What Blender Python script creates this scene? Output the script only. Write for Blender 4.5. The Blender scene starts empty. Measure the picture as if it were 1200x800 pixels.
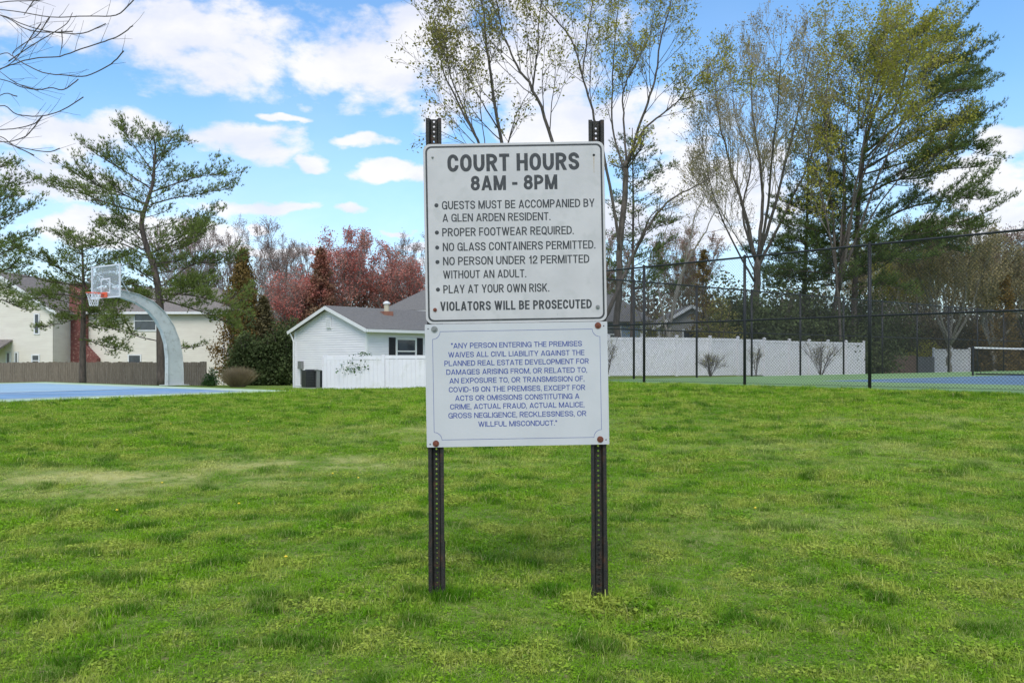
import bpy, math, random
import numpy as np
from mathutils import Vector, Matrix
from math import sin, cos, pi, radians, sqrt, atan2

sc = bpy.context.scene
COL = sc.collection
random.seed(7)
RNG = np.random.default_rng(11)

# ------------------------------------------------------------------ camera
F, HZ, CZ = 1040.0, 420.0, 1.19          # focal length in px of a 1200 px frame, horizon row, eye height
cam = bpy.data.cameras.new('camera'); camo = bpy.data.objects.new('camera', cam); COL.objects.link(camo)
camo.location = (0, 0, CZ); camo.rotation_euler = (radians(90), 0, 0)
cam.sensor_width = 36; cam.lens = 36 * F / 1200; cam.shift_y = 20 / 1200
cam.clip_start = 0.1; cam.clip_end = 3000
sc.camera = camo

def W(px, py, d):
    return Vector(((px - 600) / F * d, d, CZ + (HZ - py) / F * d))

# ------------------------------------------------------------------ light, sky, exposure
SUN_EL, SUN_AZ = radians(52), radians(186)       # azimuth clockwise from +Y (view direction)
world = bpy.data.worlds.new('World'); sc.world = world; world.use_nodes = True
sun = bpy.data.lights.new('sun', 'SUN'); sun.energy = 2.0; sun.angle = radians(34); sun.color = (1, .94, .85)
suno = bpy.data.objects.new('sun', sun); COL.objects.link(suno)
suno.rotation_euler = Vector((-sin(SUN_AZ) * cos(SUN_EL), -cos(SUN_AZ) * cos(SUN_EL), -sin(SUN_EL))).to_track_quat('-Z', 'Y').to_euler()
sc.view_settings.view_transform = 'Standard'; sc.view_settings.look = 'None'
sc.view_settings.gamma = 1; sc.view_settings.use_curve_mapping = False
sc.view_settings.exposure = 0.28
sc.cycles.max_bounces = 6; sc.cycles.transparent_max_bounces = 16
sc.cycles.use_denoising = True

def N(nt, typ, **kw):
    n = nt.nodes.new(typ)
    for k, v in kw.items():
        if k in n.bl_rna.properties.keys(): setattr(n, k, v)
    return n
def math_n(nt, op, a, b=None, c=None, clamp=False):
    n = nt.nodes.new('ShaderNodeMath'); n.operation = op; n.use_clamp = clamp
    for i, v in enumerate((a, b, c)):
        if v is None: continue
        if hasattr(v, 'links'): nt.links.new(v, n.inputs[i])
        else: n.inputs[i].default_value = v
    return n.outputs[0]
def vmath(nt, op, a, b=None):
    n = nt.nodes.new('ShaderNodeVectorMath'); n.operation = op
    for i, v in enumerate((a, b)):
        if v is None: continue
        if hasattr(v, 'links'): nt.links.new(v, n.inputs[i])
        else: n.inputs[i].default_value = v
    return n.outputs[1] if op in ('LENGTH', 'DISTANCE', 'DOT_PRODUCT') else n.outputs[0]
def noise_n(nt, vec, scale, detail=4, rough=.55, dist=0):
    n = nt.nodes.new('ShaderNodeTexNoise')
    if vec is not None: nt.links.new(vec, n.inputs['Vector'])
    n.inputs['Scale'].default_value = scale; n.inputs['Detail'].default_value = detail
    n.inputs['Roughness'].default_value = rough; n.inputs['Distortion'].default_value = dist
    return n.outputs['Fac']
def sstep(nt, v, lo, hi):
    n = nt.nodes.new('ShaderNodeMapRange'); n.interpolation_type = 'SMOOTHSTEP'
    nt.links.new(v, n.inputs[0]); n.inputs[1].default_value = lo; n.inputs[2].default_value = hi
    return n.outputs[0]
def mixc(nt, fac, a, b, typ='MIX'):
    n = nt.nodes.new('ShaderNodeMix'); n.data_type = 'RGBA'; n.blend_type = typ
    for s, v in ((0, fac), (6, a), (7, b)):
        if hasattr(v, 'links'): nt.links.new(v, n.inputs[s])
        elif s == 0: n.inputs[0].default_value = v
        else: n.inputs[s].default_value = (*v, 1)
    return n.outputs[2]

def build_world():
    nt = world.node_tree; nt.nodes.clear()
    out = N(nt, 'ShaderNodeOutputWorld'); bg = N(nt, 'ShaderNodeBackground')
    nt.links.new(bg.outputs[0], out.inputs[0]); bg.inputs['Strength'].default_value = 0.11
    sky = N(nt, 'ShaderNodeTexSky'); sky.sky_type = 'NISHITA'; sky.sun_disc = False
    sky.sun_elevation = SUN_EL; sky.sun_rotation = SUN_AZ; sky.air_density = 1.0; sky.dust_density = .6; sky.ozone_density = 1.6
    tc = N(nt, 'ShaderNodeTexCoord'); d = tc.outputs['Generated']
    sep = N(nt, 'ShaderNodeSeparateXYZ'); nt.links.new(d, sep.inputs[0])
    az = math_n(nt, 'ARCTAN2', sep.outputs[0], sep.outputs[1])
    el = math_n(nt, 'ARCSINE', sep.outputs[2])
    cmb = N(nt, 'ShaderNodeCombineXYZ'); nt.links.new(az, cmb.inputs[0]); nt.links.new(el, cmb.inputs[1])
    ae = cmb.outputs[0]
    # domain for noise: azimuth/elevation with clouds flatter towards the horizon
    sc1 = vmath(nt, 'MULTIPLY', ae, (1.0, 1.7, 1.0))
    n1 = noise_n(nt, sc1, 7.0, 8, .58, .25)
    n2 = noise_n(nt, sc1, 19.0, 6, .6, .1)
    n3 = noise_n(nt, sc1, 2.6, 3, .5)
    warp = N(nt, 'ShaderNodeTexNoise'); nt.links.new(sc1, warp.inputs['Vector']); warp.inputs['Scale'].default_value = 9; warp.inputs['Detail'].default_value = 5
    wv = vmath(nt, 'MULTIPLY', vmath(nt, 'SUBTRACT', warp.outputs['Color'], (.5, .5, .5)), (.14, .07, 0))
    aw = vmath(nt, 'ADD', ae, wv)
    clouds = [(205,42,118,52),(50,5,110,40),(432,66,88,46),(500,20,50,50),(530,110,60,45),(620,70,110,75),(690,150,110,50),
              (80,145,120,24),(40,205,90,30),(282,166,72,19),(370,180,26,10),(436,158,36,11),(465,197,46,13),
              (312,235,66,9),(412,243,32,10),(315,261,16,9),(472,265,34,7),(480,286,36,9),(380,300,120,10),
              (1185,165,45,22),(1140,212,70,28),(1150,250,90,16),(850,215,90,45),(760,260,150,40),(150,270,130,22),(330,140,30,6)]
    m = None
    for px, py, rx, ry in clouds:
        a = atan2(px - 600, F); e = math.atan((HZ - py) / F * cos(a))
        dv = vmath(nt, 'SUBTRACT', aw, (a, e, 0))
        k_ = 1.15 if rx > 60 else .95; dv = vmath(nt, 'MULTIPLY', dv, (F / rx / k_, F / ry / k_, 0))
        v = math_n(nt, 'SUBTRACT', 1.0, vmath(nt, 'LENGTH', dv))
        m = v if m is None else math_n(nt, 'MAXIMUM', m, v)
    # scattered cumulus over the rest of the sky
    outside = math_n(nt, 'SUBTRACT', math_n(nt, 'MULTIPLY', n3, 2.6), 1.12)
    far_side = sstep(nt, math_n(nt, 'ABSOLUTE', az), .56, .9)
    high = sstep(nt, el, .40, .62)
    w = math_n(nt, 'MAXIMUM', far_side, high)
    outside = math_n(nt, 'ADD', math_n(nt, 'MULTIPLY', outside, w), math_n(nt, 'MULTIPLY', math_n(nt, 'SUBTRACT', w, 1.0), 3.0))
    m = math_n(nt, 'MAXIMUM', m, outside)
    m = math_n(nt, 'MAXIMUM', m, -1.0)
    t = math_n(nt, 'ADD', m, math_n(nt, 'MULTIPLY', math_n(nt, 'SUBTRACT', n1, .5), 2.6))
    t = math_n(nt, 'ADD', t, math_n(nt, 'MULTIPLY', math_n(nt, 'SUBTRACT', n2, .5), 1.3))
    mask = sstep(nt, t, -.10, .50)
    # thin veil near the horizon
    veil = math_n(nt, 'MULTIPLY', sstep(nt, n3, .35, .7), .13)
    veil = math_n(nt, 'ADD', veil, math_n(nt, 'MULTIPLY', math_n(nt, 'SUBTRACT', 1.0, sstep(nt, el, .0, .30)), .50))
    mask = math_n(nt, 'MAXIMUM', mask, veil)
    mask = math_n(nt, 'MULTIPLY', mask, .93)
    body = sstep(nt, n1, .38, .62)
    cc = mixc(nt, body, (6.4, 6.6, 7.5), (7.9, 7.75, 7.85))
    tint = mixc(nt, 1.0, sky.outputs[0], (1.10, 1.50, 1.74), 'MULTIPLY')
    col = mixc(nt, mask, tint, cc)
    nt.links.new(col, bg.inputs['Color'])
build_world()

# ------------------------------------------------------------------ materials
MATS = {}
def mat(name, c1, c2=None, scale=8, rough=.8, bump=0, bscale=40, metal=0, detail=4, stretch=None, attr=0, transl=0, spec=None, c3=None, s3=60, lo=.35, hi=.65):
    if name in MATS: return MATS[name]
    m = bpy.data.materials.new(name); m.use_nodes = True; nt = m.node_tree
    b = nt.nodes['Principled BSDF']; out = nt.nodes['Material Output']
    tc = N(nt, 'ShaderNodeTexCoord'); vec = tc.outputs['Object']
    if stretch: vec = vmath(nt, 'MULTIPLY', vec, stretch)
    col = None
    if c2 is not None:
        col = mixc(nt, sstep(nt, noise_n(nt, vec, scale, detail), lo, hi), c1, c2)
    if c3 is not None:
        col = mixc(nt, sstep(nt, noise_n(nt, vec, s3, 3), .5, .72), col, c3)
    if attr:
        at = N(nt, 'ShaderNodeAttribute'); at.attribute_name = 'tint'
        v = math_n(nt, 'ADD', 1 - attr, math_n(nt, 'MULTIPLY', at.outputs['Fac'], 2 * attr))
        vv = N(nt, 'ShaderNodeCombineColor')
        for i in range(3): nt.links.new(v, vv.inputs[i])
        col = mixc(nt, 1.0, col if col is not None else c1, vv.outputs[0], 'MULTIPLY')
    if col is None: b.inputs['Base Color'].default_value = (*c1, 1)
    else: nt.links.new(col, b.inputs['Base Color'])
    b.inputs['Roughness'].default_value = rough; b.inputs['Metallic'].default_value = metal
    if spec is not None: b.inputs['Specular IOR Level'].default_value = spec
    if bump:
        bn = N(nt, 'ShaderNodeBump'); bn.inputs['Strength'].default_value = bump; bn.inputs['Distance'].default_value = .02
        nt.links.new(noise_n(nt, vec, bscale, 5), bn.inputs['Height']); nt.links.new(bn.outputs[0], b.inputs['Normal'])
    if transl:
        tr = N(nt, 'ShaderNodeBsdfTranslucent'); mx = N(nt, 'ShaderNodeMixShader'); mx.inputs[0].default_value = transl
        if col is not None: nt.links.new(col, tr.inputs[0])
        else: tr.inputs[0].default_value = (*c1, 1)
        nt.links.new(b.outputs[0], mx.inputs[1]); nt.links.new(tr.outputs[0], mx.inputs[2]); nt.links.new(mx.outputs[0], out.inputs[0])
    MATS[name] = m
    return m

# ------------------------------------------------------------------ mesh helpers
def ortho(d):
    d = np.asarray(d, float); d = d / (np.linalg.norm(d) + 1e-9)
    a = np.array([0, 0, 1.]) if abs(d[2]) < .9 else np.array([1., 0, 0])
    u = np.cross(d, a); u /= np.linalg.norm(u); return u, np.cross(d, u)

class MB:
    def __init__(s): s.v = []; s.f = []
    def add(s, vs, fs):
        n = len(s.v); s.v.extend([tuple(map(float, p)) for p in vs]); s.f.extend([tuple(i + n for i in f) for f in fs])
    def box(s, c, size, rz=0, mtx=None):
        hx, hy, hz = size[0] / 2, size[1] / 2, size[2] / 2
        vs = [Vector((x, y, z)) for x in (-hx, hx) for y in (-hy, hy) for z in (-hz, hz)]
        R = mtx if mtx is not None else Matrix.Rotation(rz, 3, 'Z')
        vs = [R @ p + Vector(c) for p in vs]
        s.add(vs, [(0, 1, 3, 2), (4, 6, 7, 5), (0, 4, 5, 1), (2, 3, 7, 6), (0, 2, 6, 4), (1, 5, 7, 3)])
    def prism(s, poly, axis, t0, t1):
        """poly: list of 2D points in the plane across axis ('x','y','z'), extruded t0..t1"""
        def P(a, b, t): return {'x': (t, a, b), 'y': (a, t, b), 'z': (a, b, t)}[axis]
        n = len(poly)
        vs = [P(a, b, t0) for a, b in poly] + [P(a, b, t1) for a, b in poly]
        s.add(vs, [tuple(range(n))[::-1], tuple(range(n, 2 * n))] + [(i, (i + 1) % n, n + (i + 1) % n, n + i) for i in range(n)])
    def tube(s, pts, radii, k=6, caps=True):
        pts = [np.asarray(p, float) for p in pts]; n0 = len(s.v); n = len(pts)
        if not hasattr(radii, '__len__'): radii = [radii] * n
        ref = None
        for i in range(n):
            d = pts[min(i + 1, n - 1)] - pts[max(i - 1, 0)]
            if ref is None: u, w = ortho(d)
            else:
                dn = d / (np.linalg.norm(d) + 1e-9); u = ref - dn * ref.dot(dn); u /= (np.linalg.norm(u) + 1e-9); w = np.cross(dn, u)
            ref = u
            for j in range(k):
                a = 2 * pi * j / k
                s.v.append(tuple(pts[i] + radii[i] * (cos(a) * u + sin(a) * w)))
        for i in range(n - 1):
            for j in range(k):
                a, b = n0 + i * k + j, n0 + i * k + (j + 1) % k
                s.f.append((a, b, b + k, a + k))
        if caps and k > 3:
            s.f.append(tuple(n0 + j for j in range(k))[::-1]); s.f.append(tuple(n0 + (n - 1) * k + j for j in range(k)))
    def mesh(s, name, material, smooth=False):
        me = bpy.data.meshes.new(name); me.from_pydata(s.v, [], s.f); me.update()
        if material: me.materials.append(material)
        if smooth: me.shade_smooth()
        return me
    def obj(s, name, material, parent=None, smooth=False, loc=None, kind=None, label=None, bevel=0):
        return mkobj(name, s.mesh(name, material, smooth), parent, loc, kind, label, bevel)

def mkobj(name, me, parent=None, loc=None, kind=None, label=None, bevel=0):
    o = bpy.data.objects.new(name, me); COL.objects.link(o)
    if parent is not None: o.parent = parent
    if loc is not None: o.location = loc
    if kind: o['kind'] = kind
    if label: o['label'] = label
    if bevel:
        b = o.modifiers.new('bevel', 'BEVEL'); b.width = bevel; b.segments = 2; b.limit_method = 'ANGLE'
    return o
def thing(name, label, cat, loc=(0, 0, 0), rz=0, group=None):
    o = bpy.data.objects.new(name, None); COL.objects.link(o); o.empty_display_size = .2
    o.location = loc; o.rotation_euler = (0, 0, rz); o['label'] = label; o['category'] = cat
    if group: o['group'] = group
    return o
def tag(o, label, cat, group=None):
    o['label'] = label; o['category'] = cat
    if group: o['group'] = group
    return o
def dup(root, loc, label, rz=0, s=1.0, group=None):
    r = root.copy(); COL.objects.link(r); r.location = loc; r.rotation_euler = (0, 0, rz); r.scale = (s, s, s) if not hasattr(s, '__len__') else s
    r['label'] = label
    if group: r['group'] = group
    for ch in list(root.children):
        c = ch.copy(); COL.objects.link(c); c.parent = r
        for g in ch.children:
            d = g.copy(); COL.objects.link(d); d.parent = c
    return r
def tri_mesh(name, V, Fc, material, tint=None):
    """V (n,3) float, Fc (m,3|4) int, tint per face"""
    me = bpy.data.meshes.new(name); k = Fc.shape[1]
    me.vertices.add(len(V)); me.vertices.foreach_set('co', V.astype(np.float32).ravel())
    me.loops.add(Fc.size); me.loops.foreach_set('vertex_index', Fc.astype(np.int32).ravel())
    me.polygons.add(len(Fc)); me.polygons.foreach_set('loop_start', np.arange(0, Fc.size, k, dtype=np.int32))
    me.polygons.foreach_set('loop_total', np.full(len(Fc), k, dtype=np.int32))
    me.update(calc_edges=True)
    if tint is not None:
        a = me.attributes.new('tint', 'FLOAT', 'FACE'); a.data.foreach_set('value', tint.astype(np.float32))
    me.materials.append(material)
    return me
def unit(a): return a / (np.linalg.norm(a, axis=-1, keepdims=True) + 1e-9)
def blades(name, material, C, D, L, Wd, k=6, spread=.7, seed=1, jitter=0.0):
    """k thin triangles fanning out of every centre"""
    r = np.random.default_rng(seed); n = len(C)
    C = np.repeat(C, k, 0) + r.normal(0, 1, (n * k, 3)) * jitter; D = np.repeat(D, k, 0); t = np.repeat(r.random(n), k) * .6 + r.random(n * k) * .4
    d = unit(D + spread * unit(r.normal(size=(n * k, 3))) * r.random((n * k, 1)) ** .5 * 1.3)
    s = unit(np.cross(d, r.normal(size=(n * k, 3)))) * (Wd * (.7 + .6 * r.random((n * k, 1))))
    l = L * (.6 + .6 * r.random((n * k, 1)))
    V = np.stack([C - s, C + s, C + d * l], 1).reshape(-1, 3)
    return tri_mesh(name, V, np.arange(len(V)).reshape(-1, 3), material, t)
def leaves(name, material, C, size, seed=1, jitter=.0, k=1, flat=0.0):
    """diamond leaves"""
    r = np.random.default_rng(seed); n = len(C)
    t = np.repeat(r.random(n), k) * .6 + r.random(n * k) * .4
    C = np.repeat(C, k, 0) + r.normal(0, 1, (n * k, 3)) * jitter
    a = unit(r.normal(size=(n * k, 3))); b = unit(np.cross(a, r.normal(size=(n * k, 3))))
    if flat: a[:, 2] *= (1 - flat); b[:, 2] *= (1 - flat)
    l = size * (.6 + .8 * r.random((n * k, 1)))
    V = np.stack([C, C + a * l * .5 + b * l * .32, C + a * l, C + a * l * .5 - b * l * .32], 1).reshape(-1, 3)
    return tri_mesh(name, V, np.arange(len(V)).reshape(-1, 4), material, t)

def smooth(t): t = np.clip(t, 0, 1); return t * t * (3 - 2 * t)

# ------------------------------------------------------------------ terrain
TC = np.array([1.42, 25.5]); TU = np.array([.668, -.744]); TV = np.array([.77, .638])     # tennis court corner and its two directions
TU = TU / np.linalg.norm(TU); TV = TV / np.linalg.norm(TV)
BC = np.array([-6.25, 25.5]); BU = unit(np.array([-.79, .615])); BV = unit(np.array([-.615, -.79]))  # basketball court
TZ, BZ = .56, .26
def inside(P, C, U, V, u0, u1, v0, v1, m):
    M = np.array([[U[0], V[0]], [U[1], V[1]]]); Q = np.linalg.inv(M)
    d = P - C; a = d[..., 0] * Q[0, 0] + d[..., 1] * Q[0, 1]; b = d[..., 0] * Q[1, 0] + d[..., 1] * Q[1, 1]
    e = np.maximum(np.maximum(u0 - a, a - u1), np.maximum(v0 - b, b - v1))
    return smooth(1 - (e - .3) / m)
def terrain(x, y):
    x = np.asarray(x, float); y = np.asarray(y, float)
    L = np.interp(y, [0, 4.5, 8, 20, 26, 36, 45, 56, 66, 120, 400], [-.045, -.025, .045, .24, .26, -.12, -.28, -.5, -.78, -.9, -.5])
    R = np.interp(y, [0, 4.5, 8, 15, 19, 30, 45, 60, 120, 400], [-.045, -.025, .085, .42, .55, .54, .3, .1, 0, 0])
    w = smooth((x + 3.5) / 6)
    z = L * (1 - w) + R * w
    z = z - .045 * smooth((x + .2) / .8) * smooth((9 - y) / 5)
    bump = (.018 * np.sin(x * 1.7 + .6 * y) * np.sin(y * 1.3 + .4) + .03 * np.sin(x * .45 + 1) * np.sin(y * .37)) * smooth((60 - y) / 20) * smooth((y - 3) / 6)
    z = z + bump
    P = np.stack([x, y], -1)
    k = inside(P, TC, TU, TV, -.6, 60, -.6, 40, 1.6); z = z * (1 - k) + (TZ - .03) * k
    k = inside(P, BC, BU, BV, -.6, 17, -.6, 40, 2.2); z = z * (1 - k) + (BZ - .03) * k
    return z
def tz(x, y): return float(terrain(x, y))

def patch_fn(x, y):
    """straw-coloured thin patches measured in the photograph, as ellipses on the ground"""
    out = np.zeros_like(x)
    for cx, cy, rx, ry, a in [(-3.6, 8.4, 1.8, .55, 1.1), (-2.2, 9.4, 1.5, .5, .95), (-4.3, 7.7, 1.5, .35, .8), (-.9, 8.9, 1.0, .35, .6), (.55, 13.0, 1.1, .9, .8), (-.8, 12.5, 1.8, 1.1, .6), (3.4, 10, 2.2, .6, .45), (6, 12.5, 2.2, .7, .45), (2.3, 6.3, 1.4, .6, .3), (5.2, 8.8, 1.8, 1.0, .35)]:
        d = ((x - cx) / rx) ** 2 + ((y - cy) / ry) ** 2
        out = np.maximum(out, a * np.exp(-d * .9))
    return out
def build_ground():
    xs = np.unique(np.concatenate([np.arange(-45, 45.1, .4), np.linspace(-1500, -45, 30), np.linspace(45, 1500, 30)]))
    ys = np.unique(np.concatenate([np.arange(-4, 72, .4), np.linspace(72, 400, 25), np.linspace(400, 2500, 12), np.linspace(-300, -4, 12)]))
    X, Y = np.meshgrid(xs, ys); Z = terrain(X, Y)
    V = np.stack([X, Y, Z], -1).reshape(-1, 3); nx = len(xs)
    i = np.arange(len(ys) - 1)[:, None] * nx + np.arange(nx - 1)[None]
    Fc = np.stack([i, i + 1, i + nx + 1, i + nx], -1).reshape(-1, 4)
    m = bpy.data.materials.new('lawn_soil'); m.use_nodes = True; nt = m.node_tree; b = nt.nodes['Principled BSDF']
    tc = N(nt, 'ShaderNodeTexCoord'); v = tc.outputs['Object']
    c = mixc(nt, sstep(nt, noise_n(nt, v, 3, 6, .65), .35, .65), (.12, .22, .025), (.19, .28, .045))
    c = mixc(nt, sstep(nt, noise_n(nt, v, 22, 5, .7), .48, .68), c, (.27, .25, .11))
    c = mixc(nt, sstep(nt, noise_n(nt, v, 55, 4, .6), .52, .7), c, (.045, .06, .015))
    sa = N(nt, 'ShaderNodeAttribute'); sa.attribute_name = 'straw'
    c = mixc(nt, math_n(nt, 'MULTIPLY', math_n(nt, 'MULTIPLY', sa.outputs['Fac'], .9, None, True), sstep(nt, noise_n(nt, v, 1.7, 5, .65), .40, .62)), c, (.50, .48, .19))
    nt.links.new(c, b.inputs['Base Color']); b.inputs['Roughness'].default_value = .95; b.inputs['Specular IOR Level'].default_value = .1
    bn = N(nt, 'ShaderNodeBump'); bn.inputs['Strength'].default_value = .8; bn.inputs['Distance'].default_value = .03
    nt.links.new(noise_n(nt, v, 30, 6, .7), bn.inputs['Height']); nt.links.new(bn.outputs[0], b.inputs['Normal'])
    me = tri_mesh('ground', V, Fc, m); me.shade_smooth()
    a_ = me.attributes.new('straw', 'FLOAT', 'POINT'); a_.data.foreach_set('value', patch_fn(V[:, 0], V[:, 1]).astype(np.float32))
    o = mkobj('ground', me, kind='structure'); o['label'] = 'sloping lawn ground of short patchy grass'
build_ground()

# ------------------------------------------------------------------ grass (geometry nodes over the lawn)
def build_grass():
    xs = np.arange(-21, 21.01, .25); ys = np.arange(2.0, 27.01, .25)
    X, Y = np.meshgrid(xs, ys); Z = terrain(X, Y)
    V = np.stack([X, Y, Z], -1).reshape(-1, 3); nx = len(xs)
    i = np.arange(len(ys) - 1)[:, None] * nx + np.arange(nx - 1)[None]
    Fc = np.stack([i, i + 1, i + nx + 1, i + nx], -1).reshape(-1, 4)
    cen = V[Fc].mean(1); P = cen[:, :2]
    keep = (inside(P, TC, TU, TV, 0, 60, 0, 40, .05) < .02) & (inside(P, BC, BU, BV, 0, 17, 0, 40, .05) < .02)
    keep &= np.abs(P[:, 0]) < P[:, 1] * .74 + 1.6
    Fc = Fc[keep]
    def attr_at(V):
        return patch_fn(V[:, 0], V[:, 1])
    soil = bpy.data.materials['lawn_soil']
    base = tri_mesh('grass', V, Fc, soil)
    p = attr_at(V)
    dist = np.sqrt(V[:, 0] ** 2 + V[:, 1] ** 2)
    dens = np.interp(dist, [2, 5, 9, 14, 26], [900, 760, 420, 240, 140]) * (1 - .45 * p)
    scl = np.interp(dist, [2, 5, 9, 14, 26], [.68, .74, .92, 1.2, 1.7]) * (1 - .4 * p)
    for qx in (-.38, .455): scl = scl * (1 + .9 * np.exp(-((V[:, 0] - qx) ** 2 + (V[:, 1] - 4.5) ** 2) / .03))
    for nm, a in (('dens', dens), ('scl', scl), ('straw', p)):
        at = base.attributes.new(nm, 'FLOAT', 'POINT'); at.data.foreach_set('value', a.astype(np.float32))
    # grass blade material: world-position clumps + per blade tint
    m = bpy.data.materials.new('grass_blades'); m.use_nodes = True; nt = m.node_tree; b = nt.nodes['Principled BSDF']; out = nt.nodes['Material Output']
    geo = N(nt, 'ShaderNodeNewGeometry'); pos = geo.outputs['Position']
    at = N(nt, 'ShaderNodeAttribute'); at.attribute_name = 'tint'; t = at.outputs['Fac']
    st = N(nt, 'ShaderNodeAttribute'); st.attribute_name = 'straw'; st.attribute_type = 'INSTANCER'
    big = noise_n(nt, pos, .55, 5, .6); mid = noise_n(nt, pos, 2.6, 5, .65)
    c = mixc(nt, sstep(nt, big, .36, .66), (.14, .325, .007), (.235, .44, .013))
    c = mixc(nt, sstep(nt, mid, .42, .62), c, (.40, .48, .075))
    c = mixc(nt, math_n(nt, 'MULTIPLY', sstep(nt, noise_n(nt, pos, 3.0, 3, .5), .54, .64), .75), c, (.05, .17, .006))
    c = mixc(nt, math_n(nt, 'MULTIPLY', math_n(nt, 'MULTIPLY', st.outputs['Fac'], 1.1, None, True), sstep(nt, noise_n(nt, pos, 1.7, 5, .65), .40, .62)), c, (.60, .60, .22))
    c = mixc(nt, math_n(nt, 'MULTIPLY', sstep(nt, t, .84, .98), .7), c, (.45, .42, .19))
    v = math_n(nt, 'ADD', .68, math_n(nt, 'MULTIPLY', t, .64)); cc = N(nt, 'ShaderNodeCombineColor')
    for q in range(3): nt.links.new(v, cc.inputs[q])
    c = mixc(nt, 1.0, c, cc.outputs[0], 'MULTIPLY')
    nt.links.new(c, b.inputs['Base Color']); b.inputs['Roughness'].default_value = .6; b.inputs['Specular IOR Level'].default_value = .12
    tr = N(nt, 'ShaderNodeBsdfTranslucent'); nt.links.new(c, tr.inputs[0]); mx = N(nt, 'ShaderNodeMixShader'); mx.inputs[0].default_value = .35
    nt.links.new(b.outputs[0], mx.inputs[1]); nt.links.new(tr.outputs[0], mx.inputs[2]); nt.links.new(mx.outputs[0], out.inputs[0])
    colt = bpy.data.collections.new('grass_tufts')
    r = np.random.default_rng(5)
    def tuft(nb, R, Lm, wid, lean, leafy=False):
        Vs = []; Fs = []; T = []
        for j in range(nb):
            a = r.random() * 2 * pi; rr = R * sqrt(r.random()); bx, by = rr * cos(a), rr * sin(a)
            h = Lm * (.45 + .8 * r.random()); w = wid * (.7 + .6 * r.random()); la = r.random() * 2 * pi; ln = lean * (.3 + r.random())
            px, py = cos(la), sin(la); sx, sy = -py * w, px * w; n = len(Vs); tt = r.random()
            if not leafy:
                for (f, g) in ((0, 0), (.55, .3), (1, 1)):
                    z = h * f * (1 - .35 * ln * f); ox, oy = px * h * ln * g, py * h * ln * g; ww = (1, .75, 0)[(0, .55, 1).index(f)]
                    if ww: Vs += [(bx + ox - sx * ww, by + oy - sy * ww, z), (bx + ox + sx * ww, by + oy + sy * ww, z)]
                    else: Vs += [(bx + ox, by + oy, z)]
                Fs += [(n, n + 1, n + 3), (n, n + 3, n + 2), (n + 2, n + 3, n + 4)]; T += [tt] * 3
            else:                                                       # small round clover / chickweed leaf held flat
                z = h; w *= 2.6
                ring = [(bx + w * cos(q) , by + w * sin(q), z + .35 * w * sin(q + la)) for q in np.linspace(0, 2 * pi, 6)[:-1]]
                Vs += ring; Fs += [(n, n + 1, n + 2), (n, n + 2, n + 3), (n, n + 3, n + 4)]; T += [tt * .8] * 3
        me = tri_mesh('tuft', np.array(Vs), np.array(Fs), m, np.array(T))
        o = bpy.data.objects.new('tuft', me); colt.objects.link(o)
    def thatch(nb, R):                                       # dead blades and clippings lying flat
        Vs = []; Fs = []; T = []
        for j in range(nb):
            a = r.random() * 2 * pi; rr = R * sqrt(r.random()); c0 = np.array([rr * cos(a), rr * sin(a), .004 + .016 * r.random()]); q = r.random() * 2 * pi; l = .02 + .035 * r.random()
            d = np.array([cos(q), sin(q), r.normal(0, .15)]) * l; w_ = np.array([-sin(q), cos(q), 0]) * .0013; n = len(Vs); Vs += [c0 - w_, c0 + w_, c0 + d]; Fs += [(n, n + 1, n + 2)]; T += [1.0]
        me = tri_mesh('tuft', np.array(Vs), np.array(Fs), m, np.array(T)); colt.objects.link(bpy.data.objects.new('tuft', me))
    tuft(26, .07, .040, .0018, .9); tuft(26, .08, .048, .0018, 1.1); tuft(24, .075, .034, .0020, .8); tuft(22, .07, .055, .0016, .7)
    tuft(30, .09, .026, .0026, 1.4); tuft(22, .08, .018, .0030, .5, True); tuft(26, .07, .024, .0024, .5, True); thatch(16, .09); tuft(30, .065, .056, .0019, .8)
    o = mkobj('grass', base, kind='stuff'); o['label'] = 'short patchy green grass of the lawn around the sign'
    ng = bpy.data.node_groups.new('grow_grass', 'GeometryNodeTree')
    ng.interface.new_socket('Geometry', in_out='INPUT', socket_type='NodeSocketGeometry'); ng.interface.new_socket('Geometry', in_out='OUTPUT', socket_type='NodeSocketGeometry')
    gi = ng.nodes.new('NodeGroupInput'); go = ng.nodes.new('NodeGroupOutput'); L = ng.links.new
    def named(n_):
        q = ng.nodes.new('GeometryNodeInputNamedAttribute'); q.data_type = 'FLOAT'; q.inputs['Name'].default_value = n_; return q.outputs[0]
    ds = ng.nodes.new('GeometryNodeDistributePointsOnFaces'); L(gi.outputs[0], ds.inputs['Mesh']); L(named('dens'), ds.inputs['Density'])
    ci = ng.nodes.new('GeometryNodeCollectionInfo'); ci.inputs['Collection'].default_value = colt; ci.inputs['Separate Children'].default_value = True; ci.inputs['Reset Children'].default_value = True
    ip = ng.nodes.new('GeometryNodeInstanceOnPoints'); L(ds.outputs['Points'], ip.inputs['Points']); L(ci.outputs[0], ip.inputs['Instance']); ip.inputs['Pick Instance'].default_value = True
    # which tuft: short ones nearly everywhere, tall tufts only in clumps
    posn = ng.nodes.new('GeometryNodeInputPosition')
    nz = ng.nodes.new('ShaderNodeTexNoise'); L(posn.outputs[0], nz.inputs['Vector']); nz.inputs['Scale'].default_value = 3.0; nz.inputs['Detail'].default_value = 3
    tall = ng.nodes.new('FunctionNodeCompare'); tall.data_type = 'FLOAT'; tall.operation = 'GREATER_THAN'; L(nz.outputs['Fac'], tall.inputs[0]); tall.inputs[1].default_value = .61
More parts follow.
